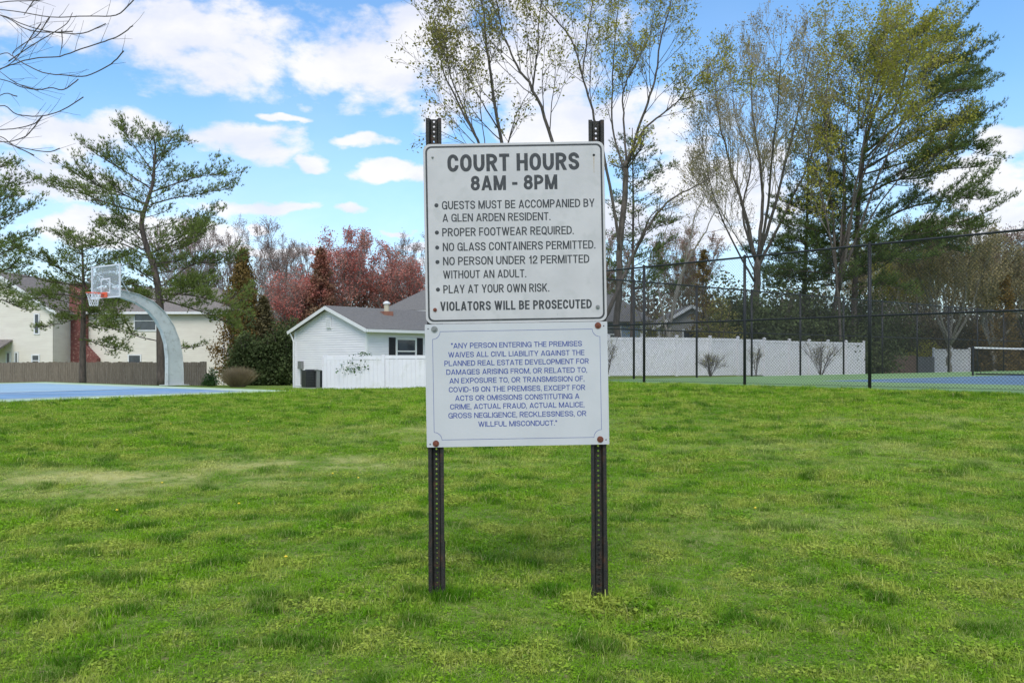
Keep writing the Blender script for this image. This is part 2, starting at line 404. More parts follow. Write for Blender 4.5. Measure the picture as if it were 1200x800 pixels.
    ri = ng.nodes.new('FunctionNodeRandomValue'); ri.data_type = 'INT'; ri.inputs[4].default_value = 0; ri.inputs[5].default_value = 7
    sw = ng.nodes.new('GeometryNodeSwitch'); sw.input_type = 'INT'; L(tall.outputs[0], sw.inputs[0]); L(ri.outputs[2], sw.inputs[1]); sw.inputs[2].default_value = 8
    L(sw.outputs[0], ip.inputs['Instance Index'])
    rr = ng.nodes.new('FunctionNodeRandomValue'); rr.data_type = 'FLOAT_VECTOR'; rr.inputs[0].default_value = (-.12, -.12, 0); rr.inputs[1].default_value = (.12, .12, 6.283); L(rr.outputs[0], ip.inputs['Rotation'])
    rs = ng.nodes.new('FunctionNodeRandomValue'); rs.data_type = 'FLOAT'; rs.inputs[2].default_value = .65; rs.inputs[3].default_value = 1.35
    mu = ng.nodes.new('ShaderNodeMath'); mu.operation = 'MULTIPLY'; L(rs.outputs[1], mu.inputs[0]); L(named('scl'), mu.inputs[1]); 
    # clump height variation
    nz2 = ng.nodes.new('ShaderNodeTexNoise'); L(posn.outputs[0], nz2.inputs['Vector']); nz2.inputs['Scale'].default_value = 1.3; nz2.inputs['Detail'].default_value = 4
    mr = ng.nodes.new('ShaderNodeMapRange'); L(nz2.outputs['Fac'], mr.inputs[0]); mr.inputs[1].default_value = .35; mr.inputs[2].default_value = .65; mr.inputs[3].default_value = .65; mr.inputs[4].default_value = 1.3
    mu2 = ng.nodes.new('ShaderNodeMath'); mu2.operation = 'MULTIPLY'; L(mu.outputs[0], mu2.inputs[0]); L(mr.outputs[0], mu2.inputs[1]); L(mu2.outputs[0], ip.inputs['Scale'])
    L(ip.outputs[0], go.inputs[0])
    md = o.modifiers.new('grow', 'NODES'); md.node_group = ng
build_grass()
def post_weeds():
    rg = np.random.default_rng(4); C = []; D = []
    for px in (-.385, .449):
        for k in range(260):
            a = rg.random() * 2 * pi; r_ = .03 + .13 * rg.random() ** 1.3; x, y = px + r_ * cos(a) * 1.4, 4.53 + r_ * sin(a); C.append((x, y, tz(x, y))); D.append((cos(a) * .35, sin(a) * .35, 1))
    for k in range(34):                                    # a few stray tall clumps in the near lawn
        d = 3.1 + 4 * rg.random(); cx = (rg.random() - .5) * 1.1 * d
        for q in range(40):
            x, y = cx + rg.normal(0, .055), d + rg.normal(0, .055); C.append((x, y, tz(x, y))); D.append((rg.normal(0, .3), rg.normal(0, .3), 1))
    o = mkobj('weed_tufts', blades('weed_tufts', bpy.data.materials['grass_blades'], np.array(C), unit(np.array(D, float)), .075, .0015, 2, .35, 9), kind='stuff'); o['label'] = 'longer grass blades round the post feet and in stray clumps'
post_weeds()

# ------------------------------------------------------------------ courts
def court_sheet(name, C, U, V, u0, u1, v0, v1, z, material, t=.06, kind='structure', parent=None):
    p = [C + U * a + V * b for a, b in ((u0, v0), (u1, v0), (u1, v1), (u0, v1))]
    if (p[1] - p[0])[0] * (p[2] - p[1])[1] - (p[1] - p[0])[1] * (p[2] - p[1])[0] < 0: p = p[::-1]
    m = MB(); m.prism([(a[0], a[1]) for a in p], 'z', z - t, z)
    o = m.obj(name, material, parent, kind=kind); return o
M_cgreen = mat('court_green', (.15, .26, .095), (.18, .30, .12), .6, .9, .1, 200)
M_cblue = mat('court_blue', (.09, .17, .26), (.11, .20, .30), .8, .85, .1, 200)
M_bgreen = mat('pale_green_paint', (.38, .50, .36), (.43, .55, .40), .6, .9)
M_bblue = mat('sport_blue_paint', (.14, .27, .44), (.18, .32, .50), .5, .85, c3=(.22, .35, .50), s3=3)
M_bkey = mat('light_blue_paint', (.27, .42, .54), (.31, .46, .57), .5, .85)
M_line = mat('line_paint', (.66, .68, .68), (.74, .75, .75), 6, .8)
o = court_sheet('tennis_court_surface', TC, TU, TV, -.15, 46, -.15, 34, TZ, M_cgreen)
def tennis_marks(off):
    court_sheet('blue_court_paint', TC, TU, TV, off, off + 10.97, 5.0, 28.77, TZ + .004, M_cblue, .003)
    m = MB()
    def ln(a0, a1, b0, b1):
        p = [TC + TU * a + TV * b for a, b in ((a0, b0), (a1, b0), (a1, b1), (a0, b1))]
        m.add([(q[0], q[1], TZ + .008) for q in p], [(0, 1, 2, 3)])
    w = .05
    for a in (off, off + 1.37, off + 9.6 - w, off + 10.97 - w): ln(a, a + w, 5.0, 28.77)
    for b in (5.0, 5 + 5.485, 28.77 - 5.485, 28.77 - w): ln(off + w + .001 if b in (5.0, 28.77 - w) else off + 1.43, off + 10.9 if b in (5.0, 28.77 - w) else off + 9.54, b, b + w)
    m.obj('court_line_paint', M_line, kind='structure')
tennis_marks(5.1); tennis_marks(21.0)
court_sheet('basketball_court_surface', BC, BU, BV, -.1, 15.5, -.1, 30, BZ, M_bgreen)
court_sheet('blue_court_paint', BC, BU, BV, 1.0, 14.2, 1.0, 28, BZ + .004, M_bblue, .003)
court_sheet('key_paint', BC, BU, BV, 5.0, 14.1, 1.1, 11.0, BZ + .008, M_bkey, .003)
lm = MB()
def bln(a0, a1, b0, b1, z):
    p = [BC + BU * a + BV * b for a, b in ((a0, b0), (a1, b0), (a1, b1), (a0, b1))]
    lm.add([(q[0], q[1], z) for q in p], [(0, 1, 2, 3)])
for args in ((4.9, 5.0, 1.0, 11.0), (1.0, 1.08, 1.08, 28), (1.0, 14.2, 1.0, 1.07), (5.0, 14.1, 11.01, 11.09)): bln(*args, BZ + .012)
for k in range(24):                                          # three point arc
    a, b = pi * k / 24, pi * (k + 1) / 24
    q = [BC + BU * (7.6 + r_ * cos(t_)) + BV * (1.2 + r_ * sin(t_)) for r_, t_ in ((6.0, a), (6.1, a), (6.1, b), (6.0, b))]
    lm.add([(w_[0], w_[1], BZ + .014) for w_ in q], [(0, 1, 2, 3)])
lm.obj('court_line_paint', M_line, kind='structure')

# ------------------------------------------------------------------ the sign
M_post = mat('weathered_post_steel', (.010, .010, .009), (.022, .018, .014), 30, .6, .3, 120, metal=.0, c3=(.06, .028, .014), s3=22)
M_panel = mat('sign_face_white', (.51, .488, .50), (.56, .535, .545), 5, .45, .03, 60, c3=(.49, .475, .48), s3=14, spec=.35)
M_panel2 = mat('notice_face_white', (.52, .52, .545), (.56, .555, .58), 3, .5, .03, 60, spec=.35)
M_black = mat('black_print', (.030, .031, .034), (.05, .051, .055), 60, .5)
M_blueprint = mat('blue_print', (.040, .065, .27), (.06, .09, .31), 40, .5)
M_rust = mat('rusty_bolt', (.13, .035, .022), (.22, .07, .04), 90, .8, .3, 200)
M_bolt = mat('zinc_bolt', (.22, .22, .22), (.30, .30, .29), 60, .5, metal=.5)
M_hole = mat('dark_hole', (.015, .015, .015))
M_ruststain = mat('rust_stain', (.48, .42, .36), (.40, .30, .22), 80, .7)
M_edge = mat('panel_edge_metal', (.40, .40, .41), (.48, .48, .48), 20, .5, metal=.3)

def u_channel_mesh(h, w=.080, dark=True):
    """hat-section post, x across, web at the back, one row of round holes an inch apart"""
    m = MB(); pitch = .0254; n = int(h / pitch)
    webw, dep, fl = .030, .026, .017
    x1, x2, x3 = webw / 2, webw / 2 + .008, webw / 2 + .008 + fl
    s = w / 2 / x3; x1, x2, x3 = x1 * s, x2 * s, x3 * s
    t = .003
    H = n * pitch
    # solid side walls and flanges as a folded sheet with thickness
    for sg in (-1, 1):
        prof = [(sg * x1, dep), (sg * x2, 0), (sg * x3, 0), (sg * x3, t), (sg * (x2 + t * .5), t), (sg * (x1 + t), dep)]
        if sg > 0: prof = prof[::-1]
        m.prism(prof, 'z', 0, H)
    r = .0052; seg = 12
    for i in range(n):                                             # web cells, each with its hole (both faces + rim)
        z0 = i * pitch; zc = z0 + pitch / 2
        outer = []
        for j in range(seg):
            a = 2 * pi * (j + .5) / seg; c_, s_ = cos(a), sin(a)
            k = min(x1 / abs(c_) if abs(c_) > 1e-6 else 9, (pitch / 2) / abs(s_) if abs(s_) > 1e-6 else 9)
            outer.append((c_ * k, zc + s_ * k))
        # snap corner points
        corn = [(x1, zc + pitch / 2), (-x1, zc + pitch / 2), (-x1, zc - pitch / 2), (x1, zc - pitch / 2)]
        for cx, cz in corn:
            j = min(range(seg), key=lambda q: (outer[q][0] - cx) ** 2 + (outer[q][1] - cz) ** 2); outer[j] = (cx, cz)
        inner = [(r * cos(2 * pi * (j + .5) / seg), zc + r * sin(2 * pi * (j + .5) / seg)) for j in range(seg)]
        for y, flip in ((dep, 0), (dep + t, 1)):
            vs = [(a, y, b) for a, b in outer] + [(a, y, b) for a, b in inner]
            fs = [(j, (j + 1) % seg, seg + (j + 1) % seg, seg + j) for j in range(seg)]
            if flip: fs = [f[::-1] for f in fs]
            m.add(vs, fs)
        m.add([(a, dep, b) for a, b in inner] + [(a, dep + t, b) for a, b in inner], [(j, (j + 1) % seg, seg + (j + 1) % seg, seg + j) for j in range(seg)])
    return m, H

def rounded_rect(w, h, r, n=6, concave=False):
    pts = []
    for cx, cy, a0 in ((w / 2, h / 2, 0), (-w / 2, h / 2, 90), (-w / 2, -h / 2, 180), (w / 2, -h / 2, 270)):
        sx, sy = (1 if cx > 0 else -1), (1 if cy > 0 else -1)
        for i in range(n + 1):
            if not concave:
                a = radians(a0 + 90 * i / n); pts.append((cx - sx * r + r * cos(a), cy - sy * r + r * sin(a)))
            else:
                a = radians(a0 + 180 + 90 * (1 - i / n)); pts.append((cx + r * cos(a), cy + r * sin(a)))
    return pts
def ring_mesh(m, po, pi_, y):
    n = len(po); m.add([(a, y, b) for a, b in po] + [(a, y, b) for a, b in pi_], [(i, n + i, n + (i + 1) % n, (i + 1) % n) for i in range(n)])

# grotesque capitals drawn as strokes: V upright bar, H level bar, D diagonal cut level, P path with rounded corners (closed or open)
GLYPHS = {
 'A': (.70, [('D', 0, 0, .5, 1), ('D', 1, 0, .5, 1), ('HC', .22, .16, .84)]),
 'B': (.62, [('V', 0, 0, 1), ('P', [(0, 1, 0), (.93, 1, .24), (.93, .53, .2), (0, .53, 0)], 0), ('P', [(0, .53, 0), (1, .53, .22), (1, 0, .25), (0, 0, 0)], 0)]),
 'C': (.63, [('P', [(1, .66, 0), (1, 1, .3), (0, 1, .3), (0, 0, .3), (1, 0, .3), (1, .34, 0)], 0)]),
 'D': (.64, [('V', 0, 0, 1), ('P', [(0, 1, 0), (1, 1, .33), (1, 0, .33), (0, 0, 0)], 0)]),
 'E': (.55, [('V', 0, 0, 1), ('H', 1, 0, 1), ('H', .52, 0, .93), ('H', 0, 0, 1)]),
 'F': (.52, [('V', 0, 0, 1), ('H', 1, 0, 1), ('H', .5, 0, .92)]),
 'G': (.66, [('P', [(1, .70, 0), (1, 1, .3), (0, 1, .3), (0, 0, .3), (1, 0, .3), (1, .46, 0), (.52, .46, 0)], 0), ('VX', 1, 0, .46)]),
 'H': (.64, [('V', 0, 0, 1), ('V', 1, 0, 1), ('H', .52, 0, .9)]),
 'I': (0, [('V', .5, 0, 1)]),
 'K': (.66, [('V', 0, 0, 1), ('D', .06, .38, .96, 1), ('D', .98, 0, .34, .60)]),
 'L': (.53, [('V', 0, 0, 1), ('H', 0, 0, 1)]),
 'M': (.80, [('V', 0, 0, 1), ('V', 1, 0, 1), ('D', .03, 1, .5, 0), ('D', .97, 1, .5, 0)]),
 'N': (.65, [('V', 0, 0, 1), ('V', 1, 0, 1), ('D', .02, 1, .98, 0)]),
 'O': (.66, [('P', [(0, .5, 0), (0, 1, .32), (1, 1, .32), (1, 0, .32), (0, 0, .32)], 1)]),
 'P': (.60, [('V', 0, 0, 1), ('P', [(0, 1, 0), (1, 1, .27), (1, .44, .27), (0, .44, 0)], 0)]),
 'Q': (.66, [('P', [(0, .5, 0), (0, 1, .32), (1, 1, .32), (1, 0, .32), (0, 0, .32)], 1), ('D', .52, .26, 1.08, -.04)]),
 'R': (.64, [('V', 0, 0, 1), ('P', [(0, 1, 0), (.96, 1, .26), (.96, .48, .25), (0, .48, 0)], 0), ('D', .50, .46, 1.0, 0)]),
 'S': (.61, [('P', [(1, .72, 0), (1, 1, .3), (0, 1, .3), (0, .56, .2), (1, .46, .2), (1, 0, .3), (0, 0, .3), (0, .29, 0)], 0)]),
 'T': (.58, [('V', .5, 0, 1), ('HF', 1, 0, 1)]),
 'U': (.64, [('P', [(0, 1.09, 0), (0, 0, .32), (1, 0, .32), (1, 1.09, 0)], 0)]),
 'V': (.66, [('D', 0, 1, .5, 0), ('D', 1, 1, .5, 0)]),
 'W': (.96, [('D', 0, 1, .26, 0), ('D', .5, 1, .26, 0), ('D', .5, 1, .74, 0), ('D', 1, 1, .74, 0)]),
 'X': (.66, [('D', 0, 0, 1, 1), ('D', 1, 0, 0, 1)]),
 'Y': (.66, [('D', 0, 1, .5, .36), ('D', 1, 1, .5, .36), ('V', .5, 0, .46)]),
 '1': (.40, [('V', .85, 0, 1), ('P', [(0, .74, 0), (.5, .76, .1), (.85, 1, 0)], 0)]),
 '2': (.56, [('P', [(0, .66, 0), (0, 1, .3), (1, 1, .3), (1, .58, .2), (0, .16, .1), (0, 0, 0)], 0), ('HF', 0, 0, 1)]),
 '8': (.59, [('P', [(.06, .76, 0), (.06, 1, .25), (.94, 1, .25), (.94, .54, .2), (.06, .54, .2)], 1), ('P', [(0, .27, 0), (0, .54, .22), (1, .54, .22), (1, 0, .27), (0, 0, .27)], 1)]),
 '9': (.59, [('P', [(0, .7, 0), (0, 1, .3), (1, 1, .3), (1, .42, .2), (0, .42, .28)], 1), ('P', [(1, .72, 0), (1, 0, .3), (0, 0, .3), (0, .26, 0)], 0)]),
 '-': (.34, [('HF', .42, 0, 1)]), '.': (0, [('V', .5, 0, 1.0)]), ',': (0, [('V', .5, -1, 0)]), '"': (.26, [('V', 0, .68, 1), ('V', 1, .68, 1)])}
def text_mesh(body, cap_h, width, x, z, bold=.17, y=-.0016):
    """flat lettering in the panel's own plane; width and cap height in metres, bold = stem over cap height"""
    t = bold * cap_h; h = t / 2; body = body.upper()
    def wd(c, xs): return t if c in 'I.,' else (GLYPHS[c][0] * cap_h * xs if c != ' ' else .22 * cap_h * xs)
    def tot(xs): return sum(wd(c, xs) for c in body) + gap(xs) * (len(body) - 1)
    def gap(xs): return .085 * cap_h * xs ** .5 * (1.1 if bold > .18 else 1.0)
    lo, hi = .2, 3.0
    for _ in range(40):
        m_ = (lo + hi) / 2
        if tot(m_) > width: hi = m_
        else: lo = m_
    xs = lo; m = MB(); cx = x; cnt = [0]
    def quad_strip(L_, R_, closed=False):
        yy = y - .00003 * (cnt[0] % 5); cnt[0] += 1; n = len(L_)
        vs = [(a, yy, b) for a, b in L_] + [(a, yy, b) for a, b in R_]
        m.add(vs, [(i, (i + 1) % n, n + (i + 1) % n, n + i) for i in range(n if closed else n - 1)])
    for c in body:
        w = wd(c, xs)
        if c == ' ': cx += w + gap(xs); continue
        X = lambda u: cx + h + u * (w - 2 * h) if w > t + 1e-6 else cx + h
        Z = lambda v: z + h + v * (cap_h - 2 * h)
        for st in GLYPHS[c][1]:
            k = st[0]
            if c in '.,':
                quad_strip([(cx, z + t), (cx, z)], [(cx + t, z + t), (cx + t, z)])
                if c == ',': quad_strip([(cx + t * .45, z), (cx, z - t * 1.1)], [(cx + t, z), (cx + t * .5, z - t * 1.1)])
            elif k in ('V', 'VX'):
                a, b = z + st[2] * cap_h, z + st[3] * cap_h + (h if k == 'VX' else 0); quad_strip([(X(st[1]) - h, a), (X(st[1]) - h, b)], [(X(st[1]) + h, a), (X(st[1]) + h, b)])
            elif k in ('H', 'HF', 'HC'):
                zz = Z(st[1]); a = X(st[2]) if k == 'H' else (cx + st[2] * w); b = cx + st[3] * w
                quad_strip([(a, zz - h * .94), (b, zz - h * .94)], [(a, zz + h * .94), (b, zz + h * .94)])
            elif k == 'D':
                xa, xb = X(st[1]), X(st[3]); za, zb = z + st[2] * cap_h, z + st[4] * cap_h
                hw = h * sqrt((xb - xa) ** 2 + (zb - za) ** 2) / abs(zb - za); hw = min(hw, h * 1.8) * .97
                quad_strip([(xa - hw, za), (xb - hw, zb)], [(xa + hw, za), (xb + hw, zb)])
            else:
                pts = [(X(a), Z(b), r * cap_h) for a, b, r in st[1]]; n = len(pts); path = []
                for i, (a, b, r) in enumerate(pts):
                    if r == 0 or (not st[2] and i in (0, n - 1)): path.append((a, b)); continue
                    p, q = pts[i - 1], pts[(i + 1) % n]
                    d1 = np.array([p[0] - a, p[1] - b]); d2 = np.array([q[0] - a, q[1] - b]); l1, l2 = np.linalg.norm(d1), np.linalg.norm(d2)
                    rx = min(r, l1 * .5 if p[2] else l1 * .95, l2 * .5 if q[2] else l2 * .95); e1, e2 = np.array([a, b]) + d1 / l1 * min(r, l1 * (.5 if p[2] else .95)), np.array([a, b]) + d2 / l2 * min(r, l2 * (.5 if q[2] else .95)); cc = np.array([a, b])
                    for f in np.linspace(0, 1, 7):
                        g = f * pi / 2; path.append(tuple(cc + (e1 - cc) * (1 - sin(g)) + (e2 - cc) * (1 - cos(g))))
                q = [path[0]]
                for pp_ in path[1:]:
                    if (pp_[0] - q[-1][0]) ** 2 + (pp_[1] - q[-1][1]) ** 2 > (t * .02) ** 2: q.append(pp_)
                path = q; n = len(path); Lf = []; Rt = []
                for i in range(n):
                    a = np.array(path[i - 1] if (i or st[2]) else path[0]); b = np.array(path[i]); c_ = np.array(path[(i + 1) % n] if (i < n - 1 or st[2]) else path[i])
                    t1, t2 = b - a, c_ - b
                    if np.linalg.norm(t1) < 1e-9: t1 = t2
                    if np.linalg.norm(t2) < 1e-9: t2 = t1
                    t1, t2 = t1 / np.linalg.norm(t1), t2 / np.linalg.norm(t2); tm = t1 + t2; tm = tm / max(1e-6, np.linalg.norm(tm)); nn = np.array([-tm[1], tm[0]]); s_ = h / max(.5, abs(nn.dot([-t1[1], t1[0]])))
                    Lf.append(tuple(b + nn * s_)); Rt.append(tuple(b - nn * s_))
                quad_strip(Lf, Rt, bool(st[2]))
        cx += w + gap(xs)
    return m.mesh('lettering', None)

D0 = 4.52
def build_sign():
    root = thing('court_rules_sign', 'two stacked white notice panels bolted to perforated dark steel posts in the lawn', 'sign', (W(605, 690, D0).x, D0, 0))
    rx = root.location.x
    lean = radians(.42)
    for px_t, px_b, ytop, nm in ((508, 512.3, 138, 0), (698.5, 703.3, 140, 1)):
        zt = W(0, ytop, D0).z; xb = W(px_b, 0, D0).x - rx
        m, H = u_channel_mesh(zt + .25)
        p = m.obj('post', M_post, root); p.location = (xb, .006, zt - H); p.rotation_euler = (0, -lean, 0)
        # heavier stub post driven into the ground and bolted behind the foot
        ms, Hs = u_channel_mesh(.52, w=.087)
        s = ms.obj('stub_post', M_post, p); s.location = (.0, .007, H - zt - .25)
    th = radians(1.0)
    Rm = Matrix.Rotation(th, 3, 'Y')
    # --- upper panel
    c = W(480 + 380 / 3.077, 120 + 470 / 3.077, D0); up = MB(); w, h = .921, .914
    up.prism(rounded_rect(w, h, .035), 'y', -.0012, .0012)
    pan = up.obj('sign_panel', M_panel, root, label='upper panel of black court rules with a rounded black border'); pan.location = (c.x - rx, -.003, c.z); pan.rotation_euler = (0, -th, 0)
    K = 708.0
    def loc(zx, zy, K=K, cx=380, cy=470):
        dx, dy = zx - cx, zy - cy; return ((dx * cos(th) - dy * sin(th)) / K, -(dx * sin(th) + dy * cos(th)) / K)
    br = MB(); ring_mesh(br, rounded_rect(w - .022, h - .022, .030), rounded_rect(w - .040, h - .040, .023), -.0016); br.obj('border_line', M_black, pan)
    rows = [('COURT HOURS', 137, 612, 252, 63, .205), ('8AM - 8PM', 221, 533, 319, 53, .205), ('GUESTS MUST BE ACCOMPANIED BY', 117, 667, 387, 30, .15),
            ('A GLEN ARDEN RESIDENT.', 119, 508, 432, 29, .15), ('PROPER FOOTWEAR REQUIRED.', 118, 592, 484, 30, .15), ('NO GLASS CONTAINERS PERMITTED.', 120, 670, 537, 30, .15),
            ('NO PERSON UNDER 12 PERMITTED', 121, 648, 588, 30, .15), ('WITHOUT AN ADULT.', 121, 421, 636, 29, .15), ('PLAY AT YOUR OWN RISK.', 122, 504, 689, 30, .15),
            ('VIOLATORS WILL BE PROSECUTED', 111, 657, 752, 33, .185)]
    for t, xl, xr, bl, ch, bo in rows:
        x, z = loc(xl, bl)
        me = text_mesh(t, ch / K, (xr - xl) / K, x, z, bold=bo); me.materials.append(M_black); mkobj('lettering', me, pan)
    for zy in (372, 470, 524, 576, 675):
        x, z = loc(97 + (zy - 372) * .018, zy); b = MB(); b.prism([(x + .0105 * cos(a), z + .0105 * sin(a)) for a in np.linspace(0, 2 * pi, 15)[:-1]], 'y', -.0018, -.0013); b.obj('bullet_mark', M_black, pan)
    def bolt(parent, x, z, r, material, washer=True):
        b = MB(); cir = lambda q, n=18: [(x + q * cos(a), z + q * sin(a)) for a in np.linspace(0, 2 * pi, n + 1)[:-1]]
        if washer: b.prism(cir(r), 'y', -.0040, -.0014)
        b.prism(cir(r * .52, 6), 'y', -.0095, -.0041 if washer else -.0014)
        return b.obj('bolt', material, parent, bevel=.0006)
    bolt(pan, *loc(83, 199), .006, M_bolt, True); bolt(pan, *loc(92, 748), .010, M_rust); bolt(pan, *loc(678, 738), .011, M_bolt)
    x, z = loc(664, 191); b = MB(); b.prism([(x + .0065 * cos(a), z + .0065 * sin(a)) for a in np.linspace(0, 2 * pi, 15)[:-1]], 'y', -.0018, -.0013); b.obj('bolt_hole', M_hole, pan)
    b = MB(); b.add([(x - .004, -.00145, z), (x + .003, -.00145, z), (x + .001, -.00145, z - .09), (x - .002, -.00145, z - .09)], [(0, 3, 2, 1)]); b.obj('rust_streak', M_ruststain, pan)
    for q in ((232, 768), (533, 764)):
        x, z = loc(*q); b = MB(); b.prism([(x + .003 * cos(a), z + .004 * sin(a)) for a in np.linspace(0, 2 * pi, 9)[:-1]], 'y', -.0018, -.0013); b.obj('nick', M_edge, pan)
    # --- lower panel
    c = W(480 + 559.5 / 4.444, 360 + 401 / 4.444, D0); K2 = 1022.0; lp = MB(); lp.prism(rounded_rect(.928, .624, .004, 2), 'y', -.0025, .0015)
    lo = lp.obj('notice_panel', M_panel2, root, label='lower panel of blue capitals inside a thin blue border'); lo.location = (c.x - rx, -.0045, c.z); lo.rotation_euler = (0, -th, 0)
    def l2(zx, zy): return loc(zx, zy, K2, 559.5, 401)
    rows = [('"ANY PERSON ENTERING THE PREMISES', 217, 897, 214), ('WAIVES ALL CIVIL LIABILITY AGAINST THE', 202, 910, 261), ('PLANNED REAL ESTATE DEVELOPMENT FOR', 182, 933, 306),
            ('DAMAGES ARISING FROM, OR RELATED TO,', 192, 924, 351), ('AN EXPOSURE TO, OR TRANSMISSION OF,', 208, 910, 396), ('COVID-19 ON THE PREMISES, EXCEPT FOR', 205, 914, 442),
            ('ACTS OR OMISSIONS CONSTITUTING A', 238, 884, 486), ('CRIME, ACTUAL FRAUD, ACTUAL MALICE,', 212, 910, 531), ('GROSS NEGLIGENCE, RECKLESSNESS, OR', 203, 920, 577), ('WILLFUL MISCONDUCT."', 358, 768, 621)]
    for t, xl, xr, bl in rows:
        x, z = l2(xl, bl)
        me = text_mesh(t, 27.5 / K2, (xr - xl) / K2, x, z, bold=.155, y=-.0029); me.materials.append(M_blueprint); mkobj('lettering', me, lo)
    br = MB(); po = rounded_rect(.853, .552, .039, 8, True); pi_ = rounded_rect(.849, .548, .0385, 8, True)
    ring_mesh(br, po, pi_, -.0029); br.obj('border_line', M_blueprint, lo)
    for q, mt in (((130, 115), M_bolt), ((980, 95), M_rust), ((138, 708), M_rust), ((992, 686), M_rust)):
        x, z = l2(*q); b = bolt(lo, x, z, .0165, mt); b.location = (0, -.0013, 0)
    for q in ((97, 113), (1010, 97), (108, 712), (1022, 688)):
        x, z = l2(*q); b = MB(); b.prism([(x + .0035 * cos(a), z + .0035 * sin(a)) for a in np.linspace(0, 2 * pi, 9)[:-1]], 'y', -.0031, -.0026); b.obj('nail_hole', M_hole, lo)
build_sign()

# ------------------------------------------------------------------ chain link fences
M_fence = mat('black_vinyl_steel', (.010, .011, .012), (.018, .019, .020), 20, .45)
def link_mesh(bay, h):
    m = MB(); p = .0725; r = .0026
    k0 = int(-h / p) - 1
    for sgn in (1, -1):
        for k in range(int((bay + 2 * h) / p) + 3):
            c = k * p - h                                   # line x = c + z (sgn 1) or x = c' - z
            a = []
            if sgn == 1: z0, z1 = max(0, -c), min(h, bay - c); f = lambda z: c + z
            else:
                c = k * p; z0, z1 = max(0, c - bay), min(h, c); f = lambda z: c - z
            if z1 - z0 < .03: continue
            y = .0016 * sgn
            m.tube([(f(z0), y, z0), (f(z1), y, z1)], r, 3, False)
    return m.mesh('chain_link_mesh', M_fence)
BAY = 3.05; FH = 3.05
LINK = link_mesh(BAY, FH - .09)
def post_mesh(r, h):
    m = MB(); m.tube([(0, 0, -.3), (0, 0, h)], r, 10); m.tube([(0, 0, h), (0, 0, h + .03)], [r * 1.15, r * .5], 10)
    return m.mesh('post', M_fence, True)
PM = post_mesh(.036, FH); PMH = post_mesh(.044, FH + .02)
def chain_fence(origin, d, n0, n1, label, heavy=()):
    ang = atan2(d[1], d[0])
    root = thing('chain_link_fence', label, 'fence', (origin[0], origin[1], TZ), ang, 'tall black chain link fences around the tennis courts')
    for k in range(n0, n1 + 1):
        mkobj('post', PMH if k in heavy else PM, root, (k * BAY, 0, 0))
        if k < n1:
            mkobj('chain_link_panel', LINK, root, (k * BAY, -.035, .04), kind='stuff')
    for nm, z, r in (('top_rail', FH - .03, .024), ('middle_rail', FH * .5, .021)):
        for k in range(n0, n1):                               # one straight pipe per bay, butted at the posts
            m = MB(); m.tube([(k * BAY + .03, 0, z), ((k + 1) * BAY - .03, 0, z)], r, 8); m.obj(nm, M_fence, root, smooth=False)
    m = MB(); m.tube([(n0 * BAY, -.035, .05), (n1 * BAY, -.035, .05)], .003, 5); m.obj('bottom_wire', M_fence, root)
    return root
TUn, TVn = TU, TV
chain_fence(TC, TU, 0, 5, 'near side tall black chain link fence behind the sign, nearest to the lawn', (0,))
chain_fence(TC, TV, 0, 11, 'far side tall black chain link fence in front of the white vinyl fence', (11,))

# tennis net
def build_net():
    a0, b0 = 4.2, 16.85
    p = TC + TU * a0 + TV * b0
    root = thing('tennis_net', 'black tennis net with white top band across the blue court', 'net', (p[0], p[1], TZ), atan2(TU[1], TU[0]))
    Wn = 12.8
    for x in (0, Wn):
        m = MB(); m.tube([(x, 0, -.1), (x, 0, 1.07)], .038, 10); m.tube([(x, 0, 1.07), (x, 0, 1.09)], [.042, .02], 10); m.obj('post', M_fence, root)
    def top(x): return .945 + .125 * abs(2 * (x - Wn / 2) / Wn) ** 2.2 if True else 1
    nsx = 32; mt = MB(); net = MB()
    M_tape = mat('net_tape_white', (.62, .62, .60), (.70, .70, .68), 10, .8)
    xs = np.linspace(.06, Wn - .06, nsx + 1)
    for i in range(nsx):
        a, b = xs[i], xs[i + 1]; za, zb = top(a), top(b)
        mt.add([(a, -.012, za), (b, -.012, zb), (b, -.012, zb - .06), (a, -.012, za - .06), (a, .012, za), (b, .012, zb), (b, .012, zb - .06), (a, .012, za - .06)], [(0, 3, 2, 1), (4, 5, 6, 7), (0, 1, 5, 4), (3, 7, 6, 2)])
    mt.obj('top_band', M_tape, root)
    for x in np.arange(.06, Wn - .06, .05): net.tube([(x, 0, .03), (x, 0, top(x) - .05)], .0019, 3, False)
    for f in np.linspace(0, 1, 20):
        net.tube([(x, 0, .03 + f * (top(x) - .08)) for x in xs], .0019, 3, False)
    net.obj('net_mesh', M_fence, root, kind='stuff')
    bt = MB(); bt.box((Wn / 2, 0, .05), (Wn - .2, .012, .05)); bt.obj('bottom_band', M_fence, root)
    m = MB(); m.tube([(0.04, 0, 1.03), (.30, 0, .03)], .008, 5); m.obj('lacing_cord', M_fence, root)
build_net()

